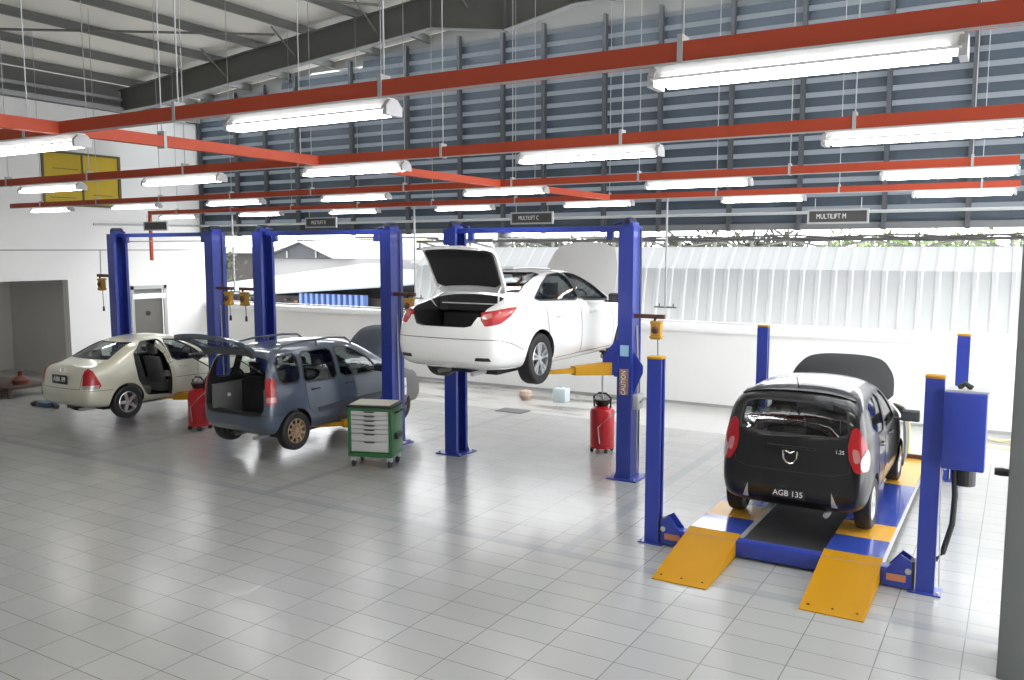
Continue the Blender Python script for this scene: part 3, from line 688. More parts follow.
tag(mb.build('corrugated_fence'), 'blue corrugated metal fence outside, behind the blue-grey car lift', 'fence')
t = thing('gabled_house', (-44, 46, -3), 'white roofed house outside with a dark triangular gable', 'house'); O = (-44, 46, -3)
mb = MB(); mb.prism([(-47.9, 2.75), (-44.1, 3.93), (-41.0, 2.8)], 45.0, 45.3, 'y', M_gab); child(mb, 'gable', t, O)
mb = MB(); mb.add([(-44.3, 44.6, 4.02), (-40.9, 44.6, 2.78), (-34.5, 48, 2.75), (-34.5, 58, 3.9), (-44.3, 58, 4.05)], [(0, 1, 2, 3, 4)], M_rw); mb.add([(-44.1, 44.6, 3.95), (-48.4, 44.6, 2.68), (-48.4, 58, 2.7), (-44.1, 58, 3.97)], [(0, 1, 2, 3)], M_rw)
child(mb, 'roof', t, O)
mb = MB(); mb.box(-47.6, -34.8, 45.4, 57, -3, 2.75, M_rw)
for x in (-45.6, -42.8): mb.box(x, x+.15, 44.9, 45, 2.8, 3.3, M_rw)
child(mb, 'wall', t, O)
t = thing('dark_roofed_house', (-51, 50, -3), 'dark house beyond the pale blue roof, at the left of the window opening', 'house'); O = (-51, 50, -3)
mb = MB(); mb.box(-60, -49.0, 49, 54, -3, 3.1, M_brk); child(mb, 'wall', t, O)
mb = MB(); mb.prism([(48.6, 3.1), (51.5, 3.6), (54.5, 3.1)], -60, -48.9, 'x', M_rubgrey); child(mb, 'roof', t, O)
t = thing('cream_building', (-58, 75, -3), 'small cream building in the distance', 'building'); O = (-58, 75, -3)
mb = MB(); mb.box(-62, -56.5, 72, 78, -3, 4.6, mat('cream', (.62, .58, .45), .8)); child(mb, 'wall', t, O)
mb = MB(); mb.box(-62.4, -56.1, 71.6, 78.4, 4.6, 4.8, M_gab); child(mb, 'roof', t, O)
tag(MB().add([(-34.0, 40, 2.05), (-27.5, 40, 2.35), (-27.5, 42, 2.8), (-33, 42, 2.5), (-34.0, 40, 1.95), (-27.5, 40, 2.2), (-27.5, 42, 2.6), (-33, 42, 2.4)], [(0, 1, 2, 3), (7, 6, 5, 4), (0, 4, 5, 1), (1, 5, 6, 2), (2, 6, 7, 3), (3, 7, 4, 0)], M_gab).build('canopy_roof'), 'small dark canopy on the pale roof behind the blue-grey car lift', 'roof')
mb = MB(); rr = random.Random(3)
for i in range(260):
    p = Vector((-50.0+rr.uniform(-1.3, 1.0), 42.5+rr.gauss(0, .6), 2.3+rr.gauss(0, .45))); d = Vector((rr.gauss(0, 1), rr.gauss(0, 1), rr.gauss(0, 1))).normalized(); e = d.orthogonal(); s = .25
    mb.add([p, p+d*s+e*s*.4, p+d*s*2, p+d*s-e*s*.4], [(0, 1, 2, 3)], M_leafd)
tr = mb.build('tree'); MB().tube([(-50, 42.5, -3), (-50, 42.5, 2)], .12, M_brown).build('trunk', tr)
tag(tr, 'dark leafy tree outside at the left end of the window opening', 'tree')
# ------------------------------------------------------------------ vehicle toolkit
def interp_rows(rows, y):
    if y <= rows[0][0]: return list(rows[0][1:])
    for a, b in zip(rows[:-1], rows[1:]):
        if a[0] <= y <= b[0]:
            t = (y-a[0])/(b[0]-a[0]) if b[0] > a[0] else 0
            return [p+(q-p)*t for p, q in zip(a[1:], b[1:])]
    return list(rows[-1][1:])
def loft(rows, rear, front, inset=0., y0=None, y1=None, zmin=None, sub=2, ymid=None):
    """rows: (y, zb, wm, zm, wsh, zsh, wr, zr, zc). rear/front: 8 y offsets of the end profile per level"""
    L = rows[-1][0]; ys = [r[0] for r in rows]
    if y0 is not None: ys = [y0]+[y for y in ys if y0+.08 < y < y1-.08]+[y1]
    S = []
    for i, y in enumerate(ys):
        zb, wm, zm, wsh, zsh, wr, zr, zc = interp_rows(rows, y)
        d = inset
        if zmin is not None: zb = zmin-d
        wm -= d; wsh -= d; wr -= d; zr -= d; zc -= d; zb += d
        wm2 = wm
        P = [(0, zb), (wm*.80, zb), (wm*.97, zb+.09 if zmin is None else zb+.01), (wm2, zm), (wsh, zsh), ((wsh*.52+wr*.48)+.018, zsh*.48+zr*.52), (wr, zr), (0, zc)]
        S.append((y, P))
    v = []; f = []; n = len(S)
    def yo(i, k):
        if y0 is not None: return 0
        if i == 0: return rear[k]
        if i == 1: return rear[k]*.85
        if i == 2: return rear[k]*.35
        if i == n-1: return front[k]
        if i == n-2: return front[k]*.8
        if i == n-3: return front[k]*.3
        return 0
    ring = []   # per station vertex ids, right 0..7 then left 6..1
    for i, (y, P) in enumerate(S):
        ids = []
        for k in range(8): ids.append(len(v)); v.append((P[k][0], y+yo(i, k), P[k][1]))
        for k in range(6, 0, -1): ids.append(len(v)); v.append((-P[k][0], y+yo(i, k), P[k][1]))
        ring.append(ids)
    for a, b in zip(ring[:-1], ring[1:]):
        for j in range(14): f.append((a[j], a[(j+1) % 14], b[(j+1) % 14], b[j]))
    for e, (i, s) in enumerate(((0, -1), (n-1, 1))):
        R = ring[i]; cen = {0: R[0], 7: R[7]}
        bow = 0 if y0 is not None else .05
        for k in range(1, 7):
            p = v[R[k]]; cen[k] = len(v); v.append((0, p[1]+s*(bow if k > 1 else 0), p[2]))
        f.append((R[0], R[1], cen[1])); f.append((R[0], cen[1], R[13]))
        for k in range(1, 6):
            f.append((R[k], R[k+1], cen[k+1], cen[k])); f.append((R[14-k], cen[k], cen[k+1], R[14-k-1]))
        f.append((R[6], R[7], cen[6])); f.append((R[8], cen[6], R[7]))
    me = bpy.data.meshes.new('loft'); me.from_pydata(v, [], f)
    bm = bmesh.new(); bm.from_mesh(me); bmesh.ops.recalc_face_normals(bm, faces=bm.faces); bm.to_mesh(me); bm.free()
    if sub:
        o = bpy.data.objects.new('tmp', me); COL.objects.link(o); md = o.modifiers.new('s', 'SUBSURF'); md.levels = sub
        me2 = bpy.data.meshes.new_from_object(o.evaluated_get(bpy.context.evaluated_depsgraph_get()))
        bpy.data.objects.remove(o); me = me2
    return me
def bool_op(me, cut, op='DIFFERENCE'):
    a = bpy.data.objects.new('a', me); COL.objects.link(a); b = bpy.data.objects.new('b', cut); COL.objects.link(b)
    md = a.modifiers.new('b', 'BOOLEAN'); md.object = b; md.operation = op; md.solver = 'EXACT'; md.material_mode = 'TRANSFER'
    r = bpy.data.meshes.new_from_object(a.evaluated_get(bpy.context.evaluated_depsgraph_get()))
    bpy.data.objects.remove(a); bpy.data.objects.remove(b)
    return r
def setmat(me, m):
    me.materials.clear(); me.materials.append(m); me.polygons.foreach_set('material_index', [0]*len(me.polygons)); return me
class Surf:
    """uncut outer body used for casting and for smooth normals"""
    def __init__(s, me):
        s.vs = [v.co.copy() for v in me.vertices]; s.fs = [tuple(p.vertices) for p in me.polygons]
        s.bvh = BVHTree.FromPolygons(s.vs, s.fs)
        me.polygons.foreach_set('use_smooth', [True]*len(me.polygons)); s.vn = [v.normal.copy() for v in me.vertices]
    def normal(s, p):
        co, n, fi, d = s.bvh.find_nearest(p)
        w = 0; acc = Vector()
        for k in s.fs[fi]:
            q = 1/((s.vs[k]-co).length+.004)**2; acc += s.vn[k]*q; w += q
        return acc.normalized(), n, d
    def cast(s, o, d):
        co, n, fi, dist = s.bvh.ray_cast(o, d)
        return (co, n) if co else (None, None)
def finish(me, surf, paint):
    idx = [i for i, m in enumerate(me.materials) if m == paint]
    me.polygons.foreach_set('use_smooth', [True]*len(me.polygons))
    nor = [None]*len(me.loops)
    for p in me.polygons:
        outer = p.material_index in idx
        for li in p.loop_indices:
            c = me.vertices[me.loops[li].vertex_index].co
            if outer:
                n, fn, d = surf.normal(c)
                nor[li] = n if (n.dot(p.normal) > .5 and d < .01) else p.normal
            else: nor[li] = p.normal
    me.normals_split_custom_set([tuple(x) for x in nor])
    return me
def rnd(poly, it=2, k=.22):
    for _ in range(it):
        q = []
        for i, p in enumerate(poly):
            n = poly[(i+1) % len(poly)]
            q += [(p[0]+(n[0]-p[0])*k, p[1]+(n[1]-p[1])*k), (p[0]+(n[0]-p[0])*(1-k), p[1]+(n[1]-p[1])*(1-k))]
        poly = q
    return poly
def inside(p, poly):
    c = False; j = len(poly)-1
    for i in range(len(poly)):
        a, b = poly[i], poly[j]
        if (a[1] > p[1]) != (b[1] > p[1]) and p[0] < (b[0]-a[0])*(p[1]-a[1])/(b[1]-a[1])+a[0]: c = not c
        j = i
    return c
def densify(poly, st):
    r = []
    for i, p in enumerate(poly):
        n = poly[(i+1) % len(poly)]; d = math.hypot(n[0]-p[0], n[1]-p[1]); k = max(1, int(d/st))
        r += [(p[0]+(n[0]-p[0])*t/k, p[1]+(n[1]-p[1])*t/k) for t in range(k)]
    return r
def patch(surf, axis, poly, holes=(), off=.003, th=.02, st=.06, m=None, m2=None, name='patch', drop=False):
    """conformal panel. axis: 'R' right side (u=y,v=z), 'L', 'B' back (u=x,v=z), 'F', 'T' top (u=x,v=y), or (origin,U,V,D)"""
    if axis == 'R': O, U, V, D = Vector((3, 0, 0)), Vector((0, 1, 0)), Vector((0, 0, 1)), Vector((-1, 0, 0))
    elif axis == 'L': O, U, V, D = Vector((-3, 0, 0)), Vector((0, 1, 0)), Vector((0, 0, 1)), Vector((1, 0, 0))
    elif axis == 'B': O, U, V, D = Vector((0, -2, 0)), Vector((1, 0, 0)), Vector((0, 0, 1)), Vector((0, 1, 0))
    elif axis == 'F': O, U, V, D = Vector((0, 9, 0)), Vector((1, 0, 0)), Vector((0, 0, 1)), Vector((0, -1, 0))
    elif axis == 'T': O, U, V, D = Vector((0, 0, 3)), Vector((1, 0, 0)), Vector((0, 1, 0)), Vector((0, 0, -1))
    elif axis in ('CR', 'CL'):
        q = .70711; sg = 1 if axis == 'CR' else -1; U, V, D = Vector((sg*q, q, 0)), Vector((0, 0, 1)), Vector((-sg*q, q, 0)); O = -D*4
    else: O, U, V, D = axis
    poly = densify(poly, st); holes = [densify(h, st) for h in holes]
    vs = list(poly); ed = [(i, (i+1) % len(poly)) for i in range(len(poly))]
    for h in holes:
        o = len(vs); vs += h; ed += [(o+i, o+(i+1) % len(h)) for i in range(len(h))]
    us = [p[0] for p in poly]; ws = [p[1] for p in poly]
    a = min(us)+st/2
    bd = list(vs)
    while a < max(us):
        b = min(ws)+st/2
        while b < max(ws):
            if inside((a, b), poly) and not any(inside((a, b), h) for h in holes) and min((a-q[0])**2+(b-q[1])**2 for q in bd) > (st*.45)**2: vs.append((a, b))
            b += st
        a += st
    V2, E2, F2 = delaunay_2d_cdt([Vector(p) for p in vs], ed, [], 0, 1e-6)[:3]
    tris = []
    for t in F2:
        c = sum((V2[k] for k in t), Vector((0, 0)))/len(t)
        if inside(c, poly) and not any(inside(c, h) for h in holes): tris.append(t)
    hits = []
    for q in V2:
        o = O+U*q.x+V*q.y; co, n = surf.cast(o, D); hits.append((co, n))
    good = [(q, h) for q, h in zip(V2, hits) if h[0]]
    top = []; bot = []
    for q, (co, n) in zip(V2, hits):
        if co is None:
            g = min(good, key=lambda t: (t[0]-q).length); dd = (g[1][0]-(O+U*g[0].x+V*g[0].y)).dot(D); co = O+U*q.x+V*q.y+D*dd
        nn = surf.normal(co)[0]
        if nn.dot(D) > -.15: nn = -D
        top.append(co+nn*off); bot.append(co+nn*(off-th))
    tris = [t for t in tris if all(hits[k][0] for k in t)] if drop else tris
    used = sorted({k for t in tris for k in t}); mp = {k: i for i, k in enumerate(used)}; N = len(used)
    v = [top[k] for k in used]+[bot[k] for k in used]; f = [tuple(mp[k] for k in t) for t in tris]
    cnt = {}
    for t in f:
        for i in range(len(t)):
            e = (t[i], t[(i+1) % len(t)]); cnt[tuple(sorted(e))] = cnt.get(tuple(sorted(e)), [])+[e]
    F = list(f); mi = [0]*len(f)
    F += [tuple(N+k for k in reversed(t)) for t in f]; mi += [1]*len(f)
    for k, es in cnt.items():
        if len(es) == 1: a, b = es[0]; F.append((b, a, a+N, b+N)); mi.append(0)
    me = bpy.data.meshes.new(name); me.from_pydata([tuple(p) for p in v], [], F)
    me.materials.append(m); me.materials.append(m2 or m); me.polygons.foreach_set('material_index', mi)
    bm = bmesh.new(); bm.from_mesh(me); bmesh.ops.recalc_face_normals(bm, faces=bm.faces); bm.to_mesh(me); bm.free()
    me.polygons.foreach_set('use_smooth', [True]*len(me.polygons)); me.set_sharp_from_angle(angle=math.radians(40))
    return me
def ribbon(surf, axis, line, w=.008, m=None, name='seam', off=.0025, st=.04):
    """thin strip following the body along a 2D polyline"""
    pts = []
    for a, b in zip(line[:-1], line[1:]):
        k = max(1, int(math.hypot(b[0]-a[0], b[1]-a[1])/st)); pts += [(a[0]+(b[0]-a[0])*t/k, a[1]+(b[1]-a[1])*t/k) for t in range(k)]
    pts.append(line[-1]); pp = []
    D = {'R': Vector((-1, 0, 0)), 'L': Vector((1, 0, 0)), 'B': Vector((0, 1, 0)), 'T': Vector((0, 0, -1)), 'F': Vector((0, -1, 0))}[axis]
    for p in pts:
        o = {'R': Vector((3, p[0], p[1])), 'L': Vector((-3, p[0], p[1])), 'B': Vector((p[0], -2, p[1])), 'T': Vector((p[0], p[1], 3)), 'F': Vector((p[0], 9, p[1]))}[axis]
        co, n = surf.cast(o, D)
        if co: pp.append((co, surf.normal(co)[0]))
    v = []; f = []
    for i, (c, n) in enumerate(pp):
        d = (pp[min(i+1, len(pp)-1)][0]-pp[max(0, i-1)][0]).normalized(); s = n.cross(d).normalized()*w/2
        v += [c+s+n*off, c-s+n*off, c-s-n*.004, c+s-n*.004]
    for i in range(len(pp)-1):
        for j in range(4): f.append((4*i+j, 4*i+(j+1) % 4, 4*i+4+(j+1) % 4, 4*i+4+j))
    return v, f
def seams(surf, lines, parent, m, w=.008, name='panel_gaps'):
    for axis, line in lines:
        mb = MB(); v, f = ribbon(surf, axis, line, w); mb.add(v, f, m); mb.build('panel_gap', parent)
def wheel(parent, r, w, x, y, z, s, style, mrim, name='wheel'):
    """s=+1 right side. tyre mesh with a rim child; outer face towards +x*s"""
    M = Matrix.Identity(4)
    rr = r*.66; h = w/2
    mb = MB(); mb.lathe([(rr, -h*.9), (r*.9, -h), (r*.975, -h*.85), (r, -h*.6), (r, h*.6), (r*.975, h*.85), (r*.9, h), (rr, h*.9), (rr*.97, h*.8), (rr*.97, -h*.8), (rr, -h*.9)], 40, 'x', M_black, cap=False)
    t = mb.build(name, parent, smooth=True, loc=(x, y, z))
    m = MB(); m.lathe([(rr*.98, h*.85), (rr*.93, h*.9), (rr*.90, h*.7), (rr*.88, -h*.6), (rr*.98, -h*.8)], 36, 'x', mrim, cap=False)
    m.lathe([(0, h*.2), (rr*.88, h*.05), (rr*.88, -.01), (0, -.01)], 24, 'x', M_blackp)
    def spoke(a, w0, w1, x0=.62, x1=.78, r0=.12, r1=.93):
        R = Matrix.Rotation(a, 4, 'X')
        pts = [(r0*rr, -w0), (r0*rr, w0), (r1*rr, w1), (r1*rr, -w1)]   # (radial z, tangential y)
        v = [(h*x0, b, a_) for a_, b in pts]+[(h*x1, b*.8, a_) for a_, b in pts]
        m.add(v, [(0, 1, 2, 3), (4, 5, 6, 7), (0, 1, 5, 4), (1, 2, 6, 5), (2, 3, 7, 6), (3, 0, 4, 7)], mrim, R)
    m.lathe([(0, h*.9), (rr*.2, h*.85), (rr*.24, h*.6), (rr*.2, h*.1), (0, h*.1)], 20, 'x', mrim)
    if style == 'twin':
        for i in range(5):
            for q in (-.2, .2): spoke(i*2*PI/5+q, .018, .02)
    elif style == 'five':
        for i in range(5): spoke(i*2*PI/5+.3, .035, .028)
    elif style == 'mesh':
        for i in range(10):
            spoke(i*2*PI/10, .012, .016); 
            R = Matrix.Rotation(i*2*PI/10+PI/10, 4, 'X')
            for sg in (-1, 1):
                v = [(h*.62, sg*.0, rr*.50), (h*.62, sg*.02, rr*.50), (h*.62, sg*.095, rr*.92), (h*.62, sg*.070, rr*.92)]
                m.add(v+[(h*.76, b, c) for a, b, c in v], [(0, 1, 2, 3), (4, 5, 6, 7), (0, 1, 5, 4), (1, 2, 6, 5), (2, 3, 7, 6), (3, 0, 4, 7)], mrim, R)
        m.lathe([(rr*.52, h*.62), (rr*.58, h*.74), (rr*.46, h*.74), (rr*.42, h*.62)], 20, 'x', mrim, cap=False)
    elif style == 'cover':
        for i in range(8): spoke(i*2*PI/8, .03, .045)
    rim = m.build('rim', t, smooth=True, ang=30)
    if s < 0: t.rotation_euler = (0, 0, PI)
    return t
def seat(parent, x, y, z, m, wid=.46, name='seat', bench=False, hb=.6):
    mb = MB()
    mb.box(x-wid/2, x+wid/2, y-.05, y+.45, z, z+.16, m)
    mb.prism([(y-.02, z+.12), (y+.10, z+.12), (y-.06, z+.12+hb), (y-.16, z+.12+hb)], x-wid/2, x+wid/2, 'x', m)
    s = mb.build(name, parent, bevel=.035)
    hs = (x-wid*.27, x+wid*.27) if bench else (x,)
    for hx in hs:
        k = MB(); k.prism([(y-.10, z+.16+hb), (y-.04, z+.16+hb), (y-.05, z+.34+hb), (y-.13, z+.34+hb)], hx-.12, hx+.12, 'x', m); k.tube([(hx-.05, y-.1, z+.1+hb), (hx-.05, y-.1, z+.2+hb)], .008, M_chrome, 6); k.tube([(hx+.05, y-.1, z+.1+hb), (hx+.05, y-.1, z+.2+hb)], .008, M_chrome, 6)
        k.build('headrest', s, bevel=.02)
    return s
def interior(car, x, ydash, zdash, yfs, yrs, zf, m, w=.62, hb=.6):
    seat(car, -x, yfs, zf, m, hb=hb, name='front_seat'); seat(car, x, yfs, zf, m, hb=hb, name='front_seat')
    if yrs: seat(car, 0, yrs, zf, m, wid=w*2-.1, hb=hb-.08, name='rear_seat', bench=True)
    MB().prism([(ydash, zdash), (ydash+.35, zdash+.02), (ydash+.35, zdash-.4), (ydash+.08, zdash-.35)], -w, w, 'x', M_intd).build('dashboard', car, bevel=.03)
    R = T(x, ydash-.08, zdash-.02) @ Matrix.Rotation(-.4, 4, 'X')
    pts = [(.18*math.cos(a*2*PI/20), 0, .18*math.sin(a*2*PI/20)) for a in range(21)]
    mb = MB(); mb.tube(pts, .014, M_blackp, 8, R); mb.tube([(-.17, 0, 0), (.17, 0, 0)], .016, M_blackp, 6, R); mb.tube([(0, 0, 0), (0, .2, -.05)], .02, M_blackp, 6, R)
    mb.build('steering_wheel', car, smooth=True)
def mirror(car, s, x, y, z, m, sc=1.):
    mb = MB(); mb.prism([(y-.04, z-.06), (y-.05, z+.06), (y+.03, z+.08), (y+.08, z+.02), (y+.06, z-.07)], s*(x+.06), s*(x+.06+.19*sc), 'x', m)
    mb.box(min(s*(x-.03), s*(x+.09)), max(s*(x-.03), s*(x+.09)), y-.01, y+.04, z-.06, z-.03, M_blackp)
    o = mb.build('door_mirror', car, bevel=.018)
    MB().box(min(s*(x+.08), s*(x+.23)), max(s*(x+.08), s*(x+.23)), y-.053, y-.049, z-.04, z+.04, mat('mirror_dark', (.10, .11, .12), .2, .6)).build('mirror_glass', o)
def handle(surf, car, s, y, z, m):
    co, n = surf.cast(Vector((3*s, y, z)), Vector((-s, 0, 0)))
    if co:
        x = abs(co.x)
        MB().tube([(s*(x-.005), y-.09, z), (s*(x+.03), y-.07, z), (s*(x+.03), y+.07, z), (s*(x-.005), y+.09, z)], .013, m, 8).build('door_handle', car)
def plate(car, y, z, txt, x=0, w=.50, h=.11, m=None, tilt=0, size=.095):
    o = MB().box(-w/2, w/2, -.008, .004, -h/2, h/2, m or M_plate).build('license_plate', car, loc=(x, y, z), bevel=.003); o.rotation_euler = (tilt, 0, 0)
    text_obj('plate_lettering', txt, size, M_platew, o, T(0, -.0095, 0) @ RX90)
    return o
def grp_rot(me, pivot, axis, ang):
    me.transform(T(*pivot) @ Matrix.Rotation(ang, 4, axis) @ T(-pivot[0], -pivot[1], -pivot[2])); return me
def opening(axis, poly, a, b, m):
    mb = MB(); mb.prism(poly, a, b, axis, m); return mb.mesh('cut')

def make_car(S):
    """S: dict of the car's measurements and outlines"""
    car = thing(S['name'], S['loc'], S['label'], 'car'); car.scale = S['scale']
    paint = S['paint']
    outer = loft(S['rows'], S['rear'], S['front']); surf = Surf(outer); setmat(outer, paint)
    L = S['rows'][-1][0]
    ci = setmat(loft(S['rows'], S['rear'], S['front'], inset=.055, y0=S['cab'][0], y1=S['cab'][1], zmin=.30), S.get('cabmat', M_intd))
    me = bool_op(outer, ci)
    for y in S['axles']:
        for s in (-1, 1):
            c = MB(); R = S['r']+S.get('arch', .06)
            pts = [(y+R*math.cos(a*2*PI/40), S['r']+R*math.sin(a*2*PI/40)) for a in range(40)]
            c.prism(pts, s*.52, s*1.3, 'x', M_black); me = bool_op(me, c.mesh('cut'))
    for (ax, poly, a, b, mm) in S['cuts']:
        me = bool_op(me, opening(ax, poly, a, b, mm))
    finish(me, surf, paint)
    me.name = 'body'; body = link('body', me, car)
    # glass
    for s in 'RL':
        for g in S['side_glass']:
            if s == 'R' and g in S.get('skip_glass', []): continue
            link('side_window', patch(surf, s, g, off=-.008, th=.005, st=.09, m=S['glass'], name='side_window'), car)
            mb = MB(); 
            v, f = ribbon(surf, s, g+[g[0]], .028, off=.002); mb.add(v, f, M_blackp); mb.build('window_trim', car)
    if S.get('wind'): link('windshield', patch(surf, 'F', S['wind'], off=-.006, th=.006, st=.1, m=M_glassd, name='windshield'), car)
    if S.get('back'):
        link('rear_window', patch(surf, 'B', S['back'], off=-.006, th=.006, st=.1, m=S.get('backglass', S['glass']), name='rear_window'), car)
        mb = MB(); v, f = ribbon(surf, 'B', S['back']+[S['back'][0]], .025, off=.002); mb.add(v, f, M_blackp); mb.build('rear_window_trim', car)
    # wheels
    for i, y in enumerate(S['axles']):
        for s in (-1, 1): wheel(car, S['r'], S['tw'], s*S['track'], y, S['r']-S.get('droop', 0), s, S['style'], S['rim'])
    seams(surf, S['seams'], car, M_blackp)
    return car, surf, body
ELL = lambda cx, cy, rx, ry, n=24: [(cx+rx*math.cos(a*2*PI/n), cy+ry*math.sin(a*2*PI/n)) for a in range(n)]
def undercarriage(car, L, w=.55):
    mb = MB(); mb.box(-w, w, .5, L-.5, .17, .26, M_blackp); mb.tube([(-.25, .25, .2), (-.25, 1.2, .2), (0, L*.6, .2)], .03, M_rubgrey); mb.tube([(-w, L*.2, .25), (w, L*.2, .25)], .04, M_blackp)
    mb.build('underbody', car)
    MB().tube([(w*.75, .1, .22), (w*.75, .4, .22)], .03, M_galv, 12).build('exhaust_pipe', car)
# ================================================================== white sedan
P_white = mat('paint_white', (.80, .80, .79), .22, coat=1., spec=.5)
rows = [(0.0, .36, .72, .62, .68, .93, .50, 1.02, 1.04),
        (.10, .27, .86, .64, .80, .96, .60, 1.05, 1.08),
        (.40, .23, .915, .66, .86, 1.00, .64, 1.08, 1.13),
        (.85, .21, .925, .67, .88, 1.03, .66, 1.16, 1.21),
        (1.35, .19, .925, .67, .885, 1.03, .64, 1.385, 1.43),
        (1.85, .18, .925, .66, .885, 1.01, .61, 1.46, 1.50),
        (2.40, .18, .925, .65, .885, .99, .60, 1.475, 1.515),
        (2.85, .18, .925, .65, .885, .97, .61, 1.42, 1.47),
        (3.35, .18, .925, .64, .88, .95, .66, 1.19, 1.25),
        (3.75, .19, .92, .63, .87, .93, .68, .99, 1.03),
        (4.25, .20, .90, .60, .83, .87, .62, .91, .95),
        (4.65, .22, .82, .55, .74, .75, .55, .80, .83),
        (4.82, .30, .66, .50, .60, .62, .45, .66, .68)]
sg_w = [rnd([(1.02, 1.10), (1.42, 1.29), (1.80, 1.405), (2.20, 1.43), (2.30, 1.05)], 1, .10), rnd([(2.36, 1.045), (2.26, 1.43), (2.62, 1.405), (3.02, 1.23), (3.40, 1.0)], 1, .10)]
DY = Vector((0, .8, -.6)).normalized()
S = dict(scale=(.95, 1.02, 1.045), name='white_sedan', loc=(-6.41, 9.02, 1.57), label='white sedan raised high on the lift, with its boot and bonnet open', paint=P_white, rows=rows,
    rear=[.02, .0, .0, .0, .05, .10, .13, .13], front=[0]*8, cab=(.98, 3.62), axles=(1.08, 3.87), r=.335, tw=.225, track=.80, style='twin', rim=M_alloy, arch=.055, droop=.0,
    glass=M_glass, cabmat=M_intd, side_glass=sg_w,
    wind=[(-.62, 1.02), (-.52, 1.38), (.52, 1.38), (.62, 1.02)], back=[(-.60, 1.20), (-.50, 1.44), (.50, 1.44), (.60, 1.20)],
    cuts=[('x', sg_w[0], -2, 2, M_blackp), ('x', sg_w[1], -2, 2, M_blackp), ('y', [(-.62, 1.02), (-.52, 1.38), (.52, 1.38), (.62, 1.02)], 2.9, 4.2, M_blackp),
          ('y', [(-.60, 1.20), (-.50, 1.44), (.50, 1.44), (.60, 1.20)], .6, 1.7, M_blackp),
          ('z', rnd([(-.60, .30), (-.60, -.3), (.60, -.3), (.60, .30), (.55, .72), (-.55, .72)], 1, .1), .93, 1.4, M_blackp),
          ('y', rnd([(-.60, 1.03), (-.44, .80), (.44, .80), (.60, 1.03), (.60, 1.4), (-.60, 1.4)], 1, .1), -.3, .25, M_blackp),
          ('x', [(.09, .70), (.09, .98), (.9, .95), (.93, .45), (.3, .42)], -.66, .66, M_intd),
          ('x', [(3.85, .45), (3.85, .95), (3.85, 1.2), (4.55, 1.1), (4.6, .5)], -.66, .66, M_blackp)],
    seams=[('R', [(3.42, .35), (3.40, .9), (3.30, .98)]), ('R', [(2.30, .30), (2.30, .98)]), ('R', [(1.45, .40), (1.30, .62), (1.27, .98)]), ('R', [(1.55, .3), (3.38, .3)]),
           ('L', [(3.42, .35), (3.40, .9), (3.30, .98)]), ('L', [(2.30, .30), (2.30, .98)]), ('L', [(1.45, .40), (1.30, .62), (1.27, .98)]), ('R', [(.62, .5), (.35, .60), (.1, .66)]), ('B', [(-.8, .66), (.8, .66)])])
car, surf, body = make_car(S)
for s, ax in ((1, 'R'), (-1, 'L')):
    tl = link('tail_light', patch(surf, 'C'+ax, rnd([(.50, .82), (.455, .90), (.475, .985), (.80, 1.025), (1.00, 1.035), (.86, .93), (.70, .85)], 1, .1), off=.006, th=.03, st=.04, m=M_lampred, name='tail_light', drop=True), car)
    link('reverse_lens', patch(surf, 'C'+ax, [(.475, .89), (.49, .96), (.60, .975), (.60, .93)], off=.010, th=.02, st=.04, m=mat('lamp_pink', (.50, .20, .19), .15, coat=1.), name='reverse_lens', drop=True), tl)
    pl = [(s*a, b) for a, b in ((.52, .40), (.74, .40), (.72, .44), (.54, .44))]
    link('rear_reflector', patch(surf, 'B', pl, off=.006, th=.02, st=.04, m=M_blackp, name='rear_reflector'), car)
    me = patch(surf, 'F', [(s*.45, .60), (s*.60, .72), (s*.78, .74), (s*.74, .60)], off=.006, th=.03, st=.06, m=M_lampclear, name='headlight'); link('headlight', me, car)
    link('door_pillar_trim', patch(surf, ax, [(2.29, 1.06), (2.19, 1.42), (2.27, 1.42), (2.37, 1.055)], off=.003, th=.01, st=.06, m=M_blackp, name='door_pillar_trim'), car)
    mirror(car, s, .90, 3.14, 1.03, P_white if s < 0 else M_blackp)
    for y in (1.62, 2.68): handle(surf, car, s, y, .86, M_chrome if 0 else P_white)
interior(car, .36, 3.25, 1.0, 2.35, 1.45, .32, M_intd, .68, .62)
# boot lid: deck and rear face swung up, dark liner on the underside
def lid(surf, poly, pivot, ang, th, m, m2, name, axis, car):
    me = patch(surf, axis, poly, off=.004, th=th, st=.07, m=m, m2=m, name=name); grp_rot(me, pivot, 'X', ang); return link(name, me, car), pivot
AX = (Vector((0, -2, 3)), Vector((1, 0, 0)), Vector((0, .7071, .7071)), Vector((0, .7071, -.7071)))
# in this frame v = .7071*(y+2) + .7071*(z-3)
def vv(y, z): return .7071*(y+2)+.7071*(z-3)
pv = (0, .78, 1.19)
outl = rnd([(-.47, vv(.0, .78)), (.47, vv(.0, .78)), (.60, vv(.10, 1.03)), (.59, vv(.60, 1.15)), (.54, vv(.74, 1.18)), (-.54, vv(.74, 1.18)), (-.59, vv(.60, 1.15)), (-.60, vv(.10, 1.03))], 1, .12)
bl = grp_rot(patch(surf, AX, outl, off=.004, th=.035, st=.06, m=P_white, name='boot_lid'), pv, 'X', -1.22); bl = link('boot_lid', bl, car)
inn = rnd([(-.42, vv(.03, .82)), (.42, vv(.03, .82)), (.56, vv(.12, 1.01)), (.54, vv(.64, 1.14)), (-.54, vv(.64, 1.14)), (-.56, vv(.12, 1.01))], 1, .10)
link('boot_lid_liner', grp_rot(patch(surf, AX, inn, off=-.033, th=.02, st=.06, m=M_intd, name='boot_lid_liner'), pv, 'X', -1.22), bl)
